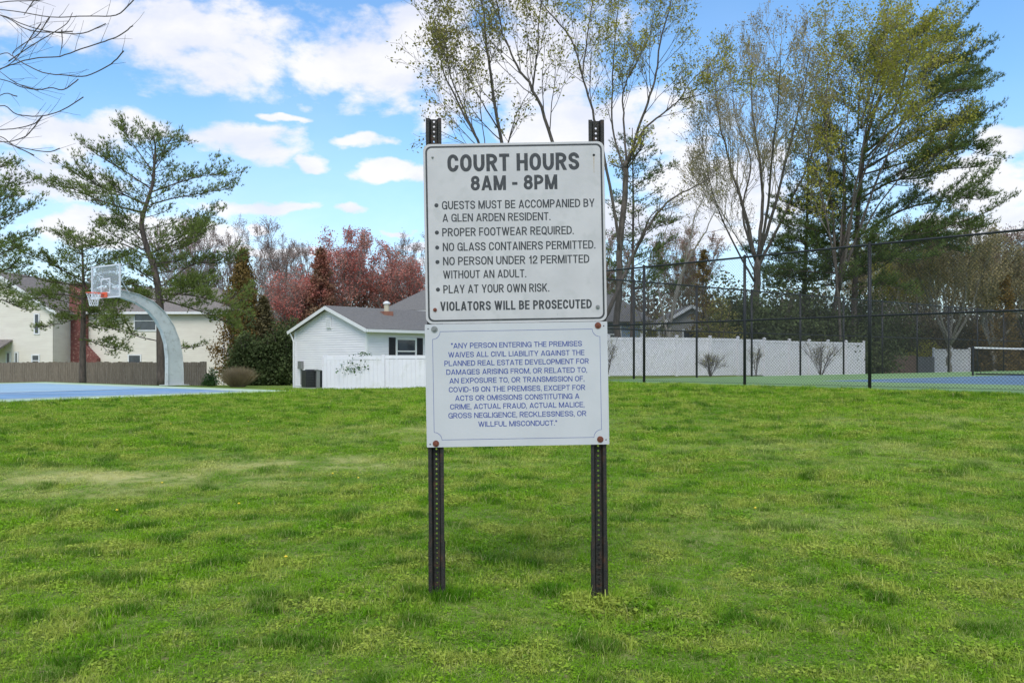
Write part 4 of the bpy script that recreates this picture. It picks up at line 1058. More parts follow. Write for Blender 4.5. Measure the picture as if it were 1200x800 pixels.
vinyl_fence([xy(672, 42), xy(832, 43.5), xy(925, 47), xy(1012, 51)], 1.82, 'long white vinyl fence behind the near tennis fence beside the sign', 1.83)
vinyl_fence([xy(1094, 66), xy(1136, 67)], 1.75, 'short white vinyl fence behind the tennis net post', 1.83)

M_wood = mat('weathered_wood', (.15, .12, .095), (.21, .17, .135), 3, .9, .3, 30, stretch=(6, 6, .6), c3=(.26, .22, .18), s3=8)
M_wood2 = mat('brown_wood', (.17, .105, .08), (.22, .14, .105), 3, .9, .3, 30, stretch=(6, 6, .6))
M_wood3 = mat('grey_wood', (.15, .15, .16), (.19, .19, .2), 3, .9, stretch=(6, 6, .6))
def wood_fence(p0, p1, h, label, material, zoff=None):
    a, b = np.array(p0, float), np.array(p1, float); d = b - a; L = np.linalg.norm(d); n = max(1, round(L / 2.4)); ang = atan2(d[1], d[0]); r = np.random.default_rng(int(L * 10))
    root = thing('wooden_fence', label, 'fence', (a[0], a[1], 0), 0, 'wooden board fences')
    for k in range(n):
        q0 = a + d * k / n; z = tz(*(q0 + d / n / 2)); Lp = L / n
        m = MB(); x = 0
        while x < Lp - .02:
            wd = .145; hh = h + r.normal(0, .018); t = .005 * r.random()
            m.box((x + wd / 2, -.012 - t, hh / 2 + .03), (wd - .012, .018, hh)); x += wd
        p = m.obj('picket_run', material, root, kind='stuff'); p.location = (q0[0] - a[0], q0[1] - a[1], z); p.rotation_euler = (0, 0, ang)
        for zz in (.3, h * .85):
            m = MB(); m.box((Lp / 2, .03, zz), (Lp - .01, .045, .09)); p = m.obj('rail', material, root); p.location = (q0[0] - a[0], q0[1] - a[1], z); p.rotation_euler = (0, 0, ang)
        m = MB(); m.box((0, .10, h / 2), (.1, .1, h)); p = m.obj('post', material, root); p.location = (q0[0] - a[0], q0[1] - a[1], z); p.rotation_euler = (0, 0, ang)
    return root
wood_fence(xy(-60, 55), xy(241, 53), 1.40, 'weathered grey brown board fence behind the basketball court', M_wood)
wood_fence(xy(1012, 60), xy(1074, 64), 1.28, 'brown board fence seen between the far tennis fence posts', M_wood2)
wood_fence(xy(1074, 64.1), xy(1094, 65.5), 1.2, 'short grey board fence section between the brown fence and a white fence', M_wood3)

# ------------------------------------------------------------------ trees
M_bark = mat('grey_brown_bark', (.065, .055, .045), (.12, .10, .085), 3, .95, .6, 14, stretch=(3, 3, .8))
M_barkp = mat('pine_bark', (.075, .06, .052), (.13, .10, .085), 3, .95, .6, 14, stretch=(3, 3, .8))
M_barkl = mat('pale_bark', (.20, .18, .155), (.28, .26, .225), 3, .95, .4, 14, stretch=(3, 3, .8))
M_twig = mat('bare_twigs', (.20, .17, .15), (.26, .22, .195), .8, .95)
M_twigd = mat('dark_twigs', (.07, .058, .055), (.10, .082, .075), .8, .9)
M_needle = mat('pine_needles', (.155, .205, .048), (.22, .27, .075), .7, .6, attr=.45, transl=.3, spec=.2)
M_needled = mat('dark_pine_needles', (.11, .16, .045), (.165, .215, .066), .7, .6, attr=.45, transl=.25, spec=.2)
M_needlet = mat('olive_brown_needles', (.17, .12, .035), (.23, .15, .05), .6, .7, attr=.4, transl=.25, spec=.2)
M_ydark = mat('dark_evergreen_leaves', (.065, .088, .032), (.10, .13, .045), .7, .7, attr=.45, transl=.2, spec=.2)
M_budy = mat('yellow_green_buds', (.33, .32, .05), (.42, .39, .075), .5, .7, attr=.4, transl=.4, spec=.2)
M_budo = mat('olive_young_leaves', (.24, .23, .06), (.34, .30, .09), .5, .7, attr=.4, transl=.4, spec=.2)
M_budr = mat('red_maple_buds', (.50, .145, .12), (.57, .27, .21), .5, .7, attr=.4, transl=.35, spec=.2)
M_budp = mat('pinkish_buds', (.26, .15, .13), (.34, .21, .17), .5, .7, attr=.4, transl=.3, spec=.2)
M_budt = mat('tan_buds', (.30, .25, .12), (.38, .31, .16), .5, .7, attr=.4, transl=.3, spec=.2)
M_tan = mat('dry_tan_stems', (.30, .23, .13), (.40, .31, .19), 2, .9, attr=.3, transl=.2)
M_shrub = mat('shrub_leaves', (.05, .12, .025), (.08, .17, .04), 1, .6, attr=.4, transl=.3)

def cr_curve(pts, n=6):
    """Catmull-Rom resample"""
    P = [np.asarray(p, float) for p in pts]
    if len(P) < 3: return [P[0] + (P[-1] - P[0]) * i / n for i in range(n + 1)]
    Q = [2 * P[0] - P[1]] + P + [2 * P[-1] - P[-2]]; out = []
    for i in range(1, len(Q) - 2):
        for j in range(n):
            t = j / n; a, b, c, d = Q[i - 1], Q[i], Q[i + 1], Q[i + 2]
            out.append(.5 * ((2 * b) + (-a + c) * t + (2 * a - 5 * b + 4 * c - d) * t * t + (-a + 3 * b - 3 * c + d) * t ** 3))
    out.append(P[-1]); return out

def grow(mb, rg, p, d, L, r, lev, P, tips):
    n = P['seg'][min(lev, len(P['seg']) - 1)]; pts = [p]; dirs = [d]; q = p
    for i in range(n):
        d = unit(d + rg.normal(0, P['gnarl'], 3) + np.array([0, 0, P['up']])); q = q + d * L / n; pts.append(q); dirs.append(d)
    tipr = max(P['rmin'], r * .35)
    mb.tube(pts, [r + (tipr - r) * i / n for i in range(n + 1)], 5 if lev <= P['lev'] - 2 and r > .03 else 3, False)
    if lev == 0:
        for i in range(1, n + 1): tips.append(pts[i])
        if P.get('dense'): tips.extend([(pts[i] + pts[i - 1]) / 2 for i in range(1, n + 1)])
        return
    nc = P['kids'][min(lev, len(P['kids']) - 1)]
    for k in range(nc):
        t = P['t0'] + (1 - P['t0']) * (k + rg.random()) / nc; f = t * n; i = min(int(f), n - 1); b = pts[i] + (pts[i + 1] - pts[i]) * (f - i); dd = dirs[i + 1]
        u, w = ortho(dd); a = rg.random() * 2 * pi; an = P['angle'] * (.7 + .6 * rg.random())
        nd = unit(dd * cos(an) + (u * cos(a) + w * sin(a)) * sin(an))
        grow(mb, rg, b, nd, L * P['ratio'] * (1.15 - .5 * t) * (.7 + .6 * rg.random()), max(P['rmin'], (r + (tipr - r) * t) * .6), lev - 1, P, tips)
    if lev == 1: tips.extend(pts[n // 2:])

def decid(name, label, base, stems, P, leafmat, leafsize, leafk, seed, group=None, bark=None, twig=None, jit=.12, leafn=1.0, cat='tree', rscale=1.0, blscale=1.0, nbscale=1.0):
    """stems: list of (polyline of world points, r0, r1, first fraction with side branches, branches, branch length)"""
    rg = np.random.default_rng(seed); B = np.array(base, float); tr = MB(); br = MB(); tips = []
    for pts, r0, r1, f0, nb, bl in stems:
        r0 *= rscale; r1 = max(r1 * rscale, .006); bl *= blscale; nb = int(nb * nbscale + .5)
        c = cr_curve([np.array(p, float) - B for p in pts], 5); n = len(c)
        jt = rg.normal(0, 1, (n, 3)) * r0 * .25; jt[0] = 0
        c = [a + b for a, b in zip(c, jt)]
        tr.tube(c, [r0 + (r1 - r0) * (i / (n - 1)) ** .8 for i in range(n)], 8)
        for k in range(nb):
            t = f0 + (1 - f0) * (k + rg.random()) / nb; f = t * (n - 1); i = min(int(f), n - 2); b = c[i] + (c[i + 1] - c[i]) * (f - i); dd = unit(c[i + 1] - c[i])
            u, w = ortho(dd); a = rg.random() * 2 * pi; an = P['angle'] * (.8 + .5 * rg.random())
            nd = unit(dd * cos(an) + (u * cos(a) + w * sin(a)) * sin(an) + np.array([0, 0, .15]))
            r = (r0 + (r1 - r0) * t) * .5
            grow(br, rg, b, nd, bl * (1.2 - .6 * t) * (.7 + .6 * rg.random()), max(r * .8, P['rmin'] * 2), P['lev'], P, tips)
        tips.append(c[-1])
    root = thing(name, label, cat, tuple(B), 0, group)
    tr.obj('trunk', bark or M_bark, root, smooth=True); br.obj('branches', twig or M_twig, root, kind='stuff')
    if leafmat is not None:
        T = np.array(tips)
        if leafn < 1: T = T[rg.random(len(T)) < leafn]
        elif leafn > 1: T = np.repeat(T, int(leafn), 0)
        mkobj('foliage', leaves('foliage', leafmat, T, leafsize, seed, jit, leafk), root, kind='stuff')
    return root

def auto_stems(base, h, n, spread, r, rg, split=.15, blen=None, nb=12, f0=.25):
    """n main stems fanning up from a short bole"""
    b = np.array(base, float); out = []; top0 = b + np.array([rg.normal(0, .15), rg.normal(0, .15), h * split])
    out.append(([b - [0, 0, .2], (b + top0) / 2 + rg.normal(0, .04, 3), top0], r, r * .8, .9, 0, 1))
    for k in range(n):
        a = 2 * pi * (k + rg.random() * .6) / n; s = spread * (.35 + .65 * rg.random()); hh = h * (.78 + .22 * rg.random())
        if k == 0: s *= .25; hh = h
        e = b + np.array([cos(a) * s, sin(a) * s, hh]); m1 = top0 * .62 + e * .38 + np.array([cos(a), sin(a), 0]) * s * .08 + rg.normal(0, .12, 3)
        out.append(([top0 - [0, 0, .1], m1, top0 * .3 + e * .7 + rg.normal(0, .15, 3), e], r * .62, .015, f0, nb, blen or h * .2))
    return out

def pine(name, label, base, trunk, limbs, auto, seed, leafmat, rtrunk=.25, group='white pine trees', tuft=.17, dens=1.0, droop=-.02, tw=.013, k=7, cat='tree', spray=1.0):
    """trunk: world polyline; limbs: list of world polylines; auto: (count, z from, z to, length at bottom, length at top, rise)"""
    rg = np.random.default_rng(seed); B = np.array(base, float); tr = MB(); br = MB(); C = []; Dn = []
    c = cr_curve([np.array(p, float) - B for p in trunk], 6); n = len(c)
    tr.tube(c, [rtrunk * (1 - .93 * (i / (n - 1)) ** .9) + .012 for i in range(n)], 10)
    zs = np.array([p[2] for p in c])
    L = []
    for l in limbs: L.append((cr_curve([np.array(p, float) - B for p in l], 5), None))
    cnt, za, zb, la, lb, rise = auto
    for j in range(cnt):
        f = (j + rg.random()) / cnt; z = za + (zb - za) * f; i = int(np.clip(np.searchsorted(zs, z), 1, n - 1)); s = (z - zs[i - 1]) / max(1e-3, zs[i] - zs[i - 1]); b = c[i - 1] + (c[i] - c[i - 1]) * np.clip(s, 0, 1)
        a = j * 2.4 + rg.normal(0, .3); ln = (la + (lb - la) * f) * (.6 + .5 * rg.random()); h = rise * (.6 + .8 * rg.random()) + .35 * f
        d = np.array([cos(a), sin(a), 0])
        L.append((cr_curve([b, b + d * ln * .35 + [0, 0, ln * h * .25], b + d * ln * .75 + [0, 0, ln * h * .6], b + d * ln + [0, 0, ln * h]], 3), None))
    for pts, _ in list(L):                                  # side limbs forking off the long ones
        m = len(pts); sl_ = sum(np.linalg.norm(pts[i + 1] - pts[i]) for i in range(m - 1))
        if sl_ < 2.4: continue
        for q in range(int(1.0 * sl_)):
            i = int(m * (.25 + .55 * rg.random())); i = min(i, m - 2); dd = unit(pts[i + 1] - pts[i]); u, w = ortho(dd); a = rg.random() * 2 * pi; an = .35 + .45 * rg.random()
            nd = dd * cos(an) + (u * cos(a) + w * sin(a)) * sin(an); nd[2] = nd[2] * .7 + .12; ln = sl_ * (.22 + .2 * rg.random())
            L.append((cr_curve([pts[i], pts[i] + nd * ln * .5, pts[i] + nd * ln + [0, 0, .12 * ln]], 3), None))
    for pts, _ in L:
        m = len(pts); seglen = sum(np.linalg.norm(pts[i + 1] - pts[i]) for i in range(m - 1)); r0 = .012 + .0075 * seglen
        br.tube(pts, [r0 * (1 - .85 * i / (m - 1)) for i in range(m)], 5, False)
        ns = max(6, int(seglen * 4.4 * spray))
        for j in range(ns):
            t = .22 + .78 * (j + rg.random()) / ns; f = t * (m - 1); i = min(int(f), m - 2); b = pts[i] + (pts[i + 1] - pts[i]) * (f - i); dd = unit(pts[i + 1] - pts[i])
            side = unit(np.cross(dd, [0, 0, 1.])) * (1 if j % 2 else -1); an = .9 - .5 * t + rg.normal(0, .2)
            d = unit(dd * cos(an) + side * sin(an) + np.array([0, 0, .18 + rg.normal(0, .12) + droop]))
            sl = (.28 + .24 * seglen * (1 - t) ** .7) * (.6 + .7 * rg.random()); sl = min(sl, 1.7)
            e = b + d * sl + np.array([0, 0, .08 * sl]); br.tube([b, (b + e) / 2, e], [.012, .008, .005], 3, False)
            nt_ = max(3, int(sl * 11 * dens))
            for q in range(nt_):
                g = .3 + .7 * (q + rg.random()) / nt_
                C.append(b + (e - b) * g + rg.normal(0, .10, 3) * [1, 1, 1.2]); Dn.append(unit(d * .7 + [0, 0, .55]))
                if rg.random() < .55:
                    s2 = unit(np.cross(d, [0, 0, 1.])) * rg.choice([-1, 1]) * (.12 + .2 * rg.random()) * min(1, sl)
                    C.append(b + (e - b) * g + s2 + rg.normal(0, .04, 3) + [0, 0, .05]); Dn.append(unit(d * .5 + s2 + [0, 0, .5]))
    root = thing(name, label, cat, tuple(B), 0, group)
    tr.obj('trunk', M_barkp, root, smooth=True); br.obj('branches', M_barkp, root, kind='stuff')
    mkobj('needles', blades('needles', leafmat, np.array(C), np.array(Dn), tuft, tw, k, .75, seed), root, kind='stuff')
    return root

def clumpy(name, label, base, size, seed, leafmat, n, leaf, shape='cone', twigmat=None, group=None, cat='shrub', trunkr=.06, needle=False, gap=.42, stems=7):
    """evergreen or shrub: leaves on many small sprays filling an uneven volume round inner stems"""
    rg = np.random.default_rng(seed); sx, sy, sz = size; tr = MB(); C = []; Dn = []
    if shape == 'cone':
        tr.tube([(0, 0, -.2), (0, 0, sz * .5), (0, 0, sz * .95)], [trunkr, trunkr * .6, .01], 7)
        nb = int(n / 34)
        for j in range(nb):
            f = rg.random() ** 1.15; z = sz * (.04 + .96 * f); a = rg.random() * 2 * pi
            prof = (1 - f) ** .75 * (.72 + .28 * sin(a * 3 + z * 1.7)) * (.75 + .35 * rg.random()) + .04
            e = np.array([cos(a) * sx * prof, sin(a) * sy * prof, z + .12 * sz * .3 * prof]); b = np.array([0, 0, z * .93])
            tr.tube([b, (b + e) / 2 + [0, 0, -.03], e], [.016, .01, .004], 3, False)
            for q in range(34):
                g = .35 + .65 * rg.random() ** .6
                C.append(b + (e - b) * g + rg.normal(0, .05 * sx * (1 - f) + .06, 3)); Dn.append(unit((e - b) + [0, 0, .4 * sx]))
    else:
        ns = stems
        for j in range(ns):
            a = 2 * pi * (j + rg.random()) / ns; tr.tube([(0, 0, -.05), (cos(a) * sx * .3, sin(a) * sy * .3, sz * .5), (cos(a) * sx * .6, sin(a) * sy * .6, sz * .85)], [trunkr, trunkr * .6, .008], 5, False)
        nb = int(n / 30)
        for j in range(nb):
            d = unit(rg.normal(size=3)); d[2] = abs(d[2]) * 1.0 if rg.random() < .85 else -.15
            lump = .78 + .22 * sin(d[0] * 5 + seed) * cos(d[1] * 4 + seed * 2) + .16 * rg.normal()
            rr = (rg.random() ** gap) * lump
            c0 = np.array([d[0] * sx * rr, d[1] * sy * rr, max(.03, sz * (.06 + .94 * abs(d[2]) * rr) if shape == 'dome' else sz * .5 + d[2] * sz * .5 * rr)])
            if rg.random() < .3: tr.tube([c0 * .45, c0], [.012, .005], 3, False)
            cs = min(sx, sz) * .13
            for q in range(30):
                o_ = rg.normal(0, cs, 3) * [1.2, 1.2, .7]; C.append(c0 + o_); Dn.append(unit(d + [0, 0, .5]))
    C = np.array(C); C[:, 2] = np.maximum(C[:, 2], .02)
    root = thing(name, label, cat, base, 0, group)
    tr.obj('trunk' if shape == 'cone' else 'stems', twigmat or M_barkp, root)
    me = blades('foliage', leafmat, C, np.array(Dn), leaf, leaf * .11, 2, .7, seed) if needle else leaves('foliage', leafmat, C, leaf, seed, .02, 1)
    mkobj('foliage', me, root, kind='stuff')
    return root

def G(px, d):
    x = (px - 600) / F * d; return (x, d, tz(x, d))
def line(pts, d, offs=None):
    return [W(px, py, d + (offs[i] if offs else 0)) for i, (px, py) in enumerate(pts)]

PD = dict(lev=2, seg=[3, 4, 5], kids=[0, 4, 5], ratio=.55, angle=.62, gnarl=.10, up=.06, rmin=.006, t0=.25)

# --- pines at the left
def left_pines():
    d = 45
    b = G(188, d)
    limbs = [line([(177, 243), (140, 226), (105, 214), (64, 187)], d, (0, -.5, -1, -1)), line([(170, 250), (125, 238), (92, 224), (60, 212)], d, (0, .8, 1.5, 2)),
             line([(178, 222), (145, 200), (118, 184), (93, 166)], d, (0, -.4, -.8, -1)), line([(178, 200), (160, 175), (148, 158), (138, 148)], d, (0, .3, .6, .8)), line([(180, 190), (176, 165), (158, 143)], d),
             line([(180, 195), (200, 165), (222, 168)], d, (0, .4, .8)), line([(178, 205), (192, 180), (195, 150)], d, (0, -.4, -.6)), line([(176, 240), (205, 232), (240, 226), (269, 221)], d, (0, .7, 1.2, 1.5)),
             line([(178, 225), (210, 214), (240, 206), (262, 206)], d, (0, -.8, -1.3, -1.5)), line([(174, 298), (208, 280), (232, 262), (254, 241)], d, (0, .3, .6, .8)),
             line([(178, 296), (205, 286), (230, 272), (256, 263)], d, (0, -.6, -1.2, -1.5)), line([(172, 300), (140, 285), (110, 290), (80, 300)], d, (0, -.5, -1, -1.4)), line([(170, 285), (150, 266), (130, 262)], d, (0, 1, 1.5)),
             line([(187, 335), (160, 315), (150, 310), (120, 318)], d, (0, -1, -1.5, -2)), line([(187, 345), (215, 345), (250, 352), (292, 368)], d, (0, -1.2, -2, -2.5)), line([(187, 350), (220, 360), (255, 372), (278, 385)], d, (0, -1, -1.4, -2)),
             line([(190, 335), (225, 310), (255, 308), (290, 296)], d, (0, .8, 1.4, 2)), line([(187, 355), (160, 350), (140, 365), (118, 380)], d, (0, -1, -2, -2.4)), line([(188, 405), (215, 408), (240, 405)], d, (0, .5, .8)),
             line([(188, 400), (165, 395), (150, 390), (125, 382)], d, (0, -.6, -1, -1.5))]
    pine('pine_tree', 'tall pine with wide level limbs behind the curved basketball pole', b, line([(189, 452), (188, 400), (187, 350), (180, 312), (172, 290), (166, 262), (172, 238), (179, 215), (181, 190), (182, 172), (180, 158)], d),
         limbs, (46, 4.2, 12.4, 3.0, 1.2, .28), 3, M_needle, .21, tuft=.185, dens=1.0, spray=1.05)
    d = 47; b = G(97, d)
    limbs = [line([(98, 330), (70, 315), (40, 300), (10, 292)], d, (0, -.5, -1, -1)), line([(98, 350), (70, 345), (40, 350), (5, 345)], d, (0, .5, 1, 1)), line([(98, 320), (125, 305), (150, 300)], d, (0, -.6, -1)),
             line([(98, 370), (75, 378), (40, 385)], d, (0, -1, -1.5)), line([(98, 380), (120, 385), (150, 378)], d, (0, -.8, -1.5)), line([(97, 300), (80, 280), (55, 270)], d), line([(97, 290), (110, 268), (120, 262)], d), line([(98, 345), (130, 330), (160, 345)], d, (0, -1, -2)),
             line([(98, 335), (60, 330), (20, 320)], d, (0, -1.5, -2.5)), line([(97, 395), (120, 405), (150, 412)], d, (0, -1, -1.6))]
    pine('pine_tree', 'shorter pine with a bare lower trunk in front of the brick chimney', b, line([(97, 452), (97, 400), (98, 350), (97, 310), (96, 278)], d), limbs, (38, 3.4, 7.8, 2.7, 1.0, .22), 5, M_needle, .18, tuft=.18, dens=1.05, spray=1.1)
    d = 38; b = G(-55, d)
    limbs = [line([(-50, 250), (-10, 225), (28, 208)], d, (0, .5, 1)), line([(-50, 290), (-10, 262), (38, 243)], d, (0, -.5, -1)), line([(-50, 310), (-5, 290), (45, 272)], d, (0, .8, 1)), line([(-50, 340), (0, 318), (35, 312)], d), line([(-50, 280), (-10, 240), (20, 228)], d, (0, -1, -2)),
             line([(-50, 365), (-10, 350), (30, 362)], d), line([(-50, 230), (-20, 205), (8, 190)], d), line([(-50, 330), (-5, 300), (22, 290)], d, (0, -1, -1.5)), line([(-50, 360), (-15, 338), (15, 340)], d, (0, 1, 2))]
    pine('pine_tree', 'pine at the left edge reaching its branches in beside the cream house', b, line([(-55, 455), (-54, 330), (-52, 230), (-50, 150)], d), limbs, (18, 3.5, 10.5, 3.6, .8, .2), 8, M_needle, .25, tuft=.17)
left_pines()

# --- trees between and behind the houses at the left
def left_woods():
    PB = dict(lev=2, seg=[3, 4, 4], kids=[0, 6, 6], ratio=.6, angle=.5, gnarl=.09, up=.07, rmin=.012, t0=.2, dense=True)
    spots = [(222, 78, 13.0, 'bare grey tree rising above the right end of the cream roof', 21, 3.4), (258, 82, 12.2, 'bare grey tree behind the olive conifer', 22, 4.2), (312, 80, 13.4, 'bare pinkish grey tree between the olive conifer and the red trees', 23, 4.2), (345, 92, 12.6, 'pale bare tree far behind the first red tree', 24, 4.2), (492, 84, 12.6, 'pale bare tree beside the left edge of the sign', 25, 3.4)]
    for px, d, h, lab, sd, sp in spots:
        g = G(px, d); decid('bare_tree', lab, g, auto_stems(g, h, 7, sp, .16, np.random.default_rng(sd), nb=9, blen=2.6), PB, M_budp, .10, 1, sd, 'bare trees behind the houses', M_barkl, M_twig, leafn=.5)
    PR = dict(lev=2, seg=[3, 4, 4], kids=[0, 6, 6], ratio=.6, angle=.55, gnarl=.1, up=.06, rmin=.011, t0=.2, dense=True)
    reds = [(398, 72, 11.2, 'red budding maple standing close behind the white gable', 31, 3.0, M_budr, 1), (352, 70, 7.6, 'small red budding tree left of the white gable', 32, 2.0, M_budr, 1), (430, 76, 11.0, 'reddish budding tree above the white house roof', 33, 3.3, M_budr, 1), (470, 74, 9.0, 'round red budding tree over the roof ridge beside the sign', 34, 2.5, M_budr, 1)]
    for px, d, h, lab, sd, sp, mt, kk in reds:
        g = G(px, d); decid('maple_tree', lab, g, auto_stems(g, h, 7, sp, .15, np.random.default_rng(sd), nb=10, blen=2.3), PR, mt, .15, kk, sd, 'red budding trees behind the white house', M_bark, M_twig, jit=.18, leafn=.6)
    # tapering reddish evergreen and the olive conifer
    clumpy('cedar_tree', 'tapering rusty red and green cedar among the red trees', G(376, 68), (2.6, 2.6, 10.4), 41, mat('rusty_cedar', (.17, .13, .06), (.36, .12, .09), .5, .7, attr=.4, transl=.2), 15000, .17, 'cone', group=None, cat='tree', trunkr=.14)
    clumpy('cedar_tree', 'pointed olive brown cedar just right of the cream house', G(284, 60), (2.5, 2.3, 9.2), 42, M_needlet, 16000, .15, 'cone', cat='tree', trunkr=.14)
    for px, d, s, sd, lab, mt in ((291, 56, (1.3, 1.4, 3.6), 51, 'dark evergreen shrub nearest the right end of the cream house', M_ydark), (308, 56, (1.4, 1.4, 3.4), 52, 'large dark evergreen shrub in the middle of the gap between the houses', M_ydark),
                                  (334, 56, (1.3, 1.5, 4.2), 53, 'dark green evergreen shrub against the left side of the white gable', M_ydark), (322, 62, (2.0, 1.6, 5.0), 54, 'tall dark olive shrub behind the others in the gap between the houses', M_needlet), (296, 63, (1.7, 1.6, 4.6), 55, 'dark olive shrub under the pointed cedar', M_needlet)):
        clumpy('evergreen_shrub', lab, G(px, d), s, sd, mt, 22000, .16, 'dome', group='dark evergreen shrubs between the houses', cat='shrub', trunkr=.07)
    clumpy('cedar_tree', 'dark brown green cedar in the middle of the gap between the houses', G(309, 60), (1.5, 1.4, 6.0), 56, mat('brown_cedar', (.10, .085, .035), (.14, .115, .045), .6, .7, attr=.4, transl=.2), 13000, .16, 'cone', cat='tree', trunkr=.1)
    clumpy('green_bush', 'small round green bush at the corner of the cream house', G(247, 50), (.55, .5, 1.15), 61, M_shrub, 2600, .07, 'dome', cat='bush', trunkr=.02)
    # ornamental grass clump
    rg = np.random.default_rng(3); g = G(279, 48); root = thing('ornamental_grass', 'dry tan ornamental grass clump beside the cream house', 'plant', g)
    n = 1500; a = rg.random(n) * 2 * pi; r = .35 * np.sqrt(rg.random(n)); C = np.stack([r * np.cos(a), r * np.sin(a), np.zeros(n)], 1); D = unit(np.stack([np.cos(a) * r * 2.0, np.sin(a) * r * 2.0, np.ones(n)], 1))
    mkobj('blades', blades('blades', M_tan, C, D, 1.05, .012, 3, .35, 4), root, kind='stuff')
    # weeds over the low white fence
    g = xy(424, 35.6); g = (g[0], g[1], tz(*g)); clumpy('leafy_plant', 'leafy plant poking above the low white fence under the house windows', g, (.9, .5, 1.62), 63, M_shrub, 1700, .09, 'blob', cat='plant', trunkr=.012)
left_woods()

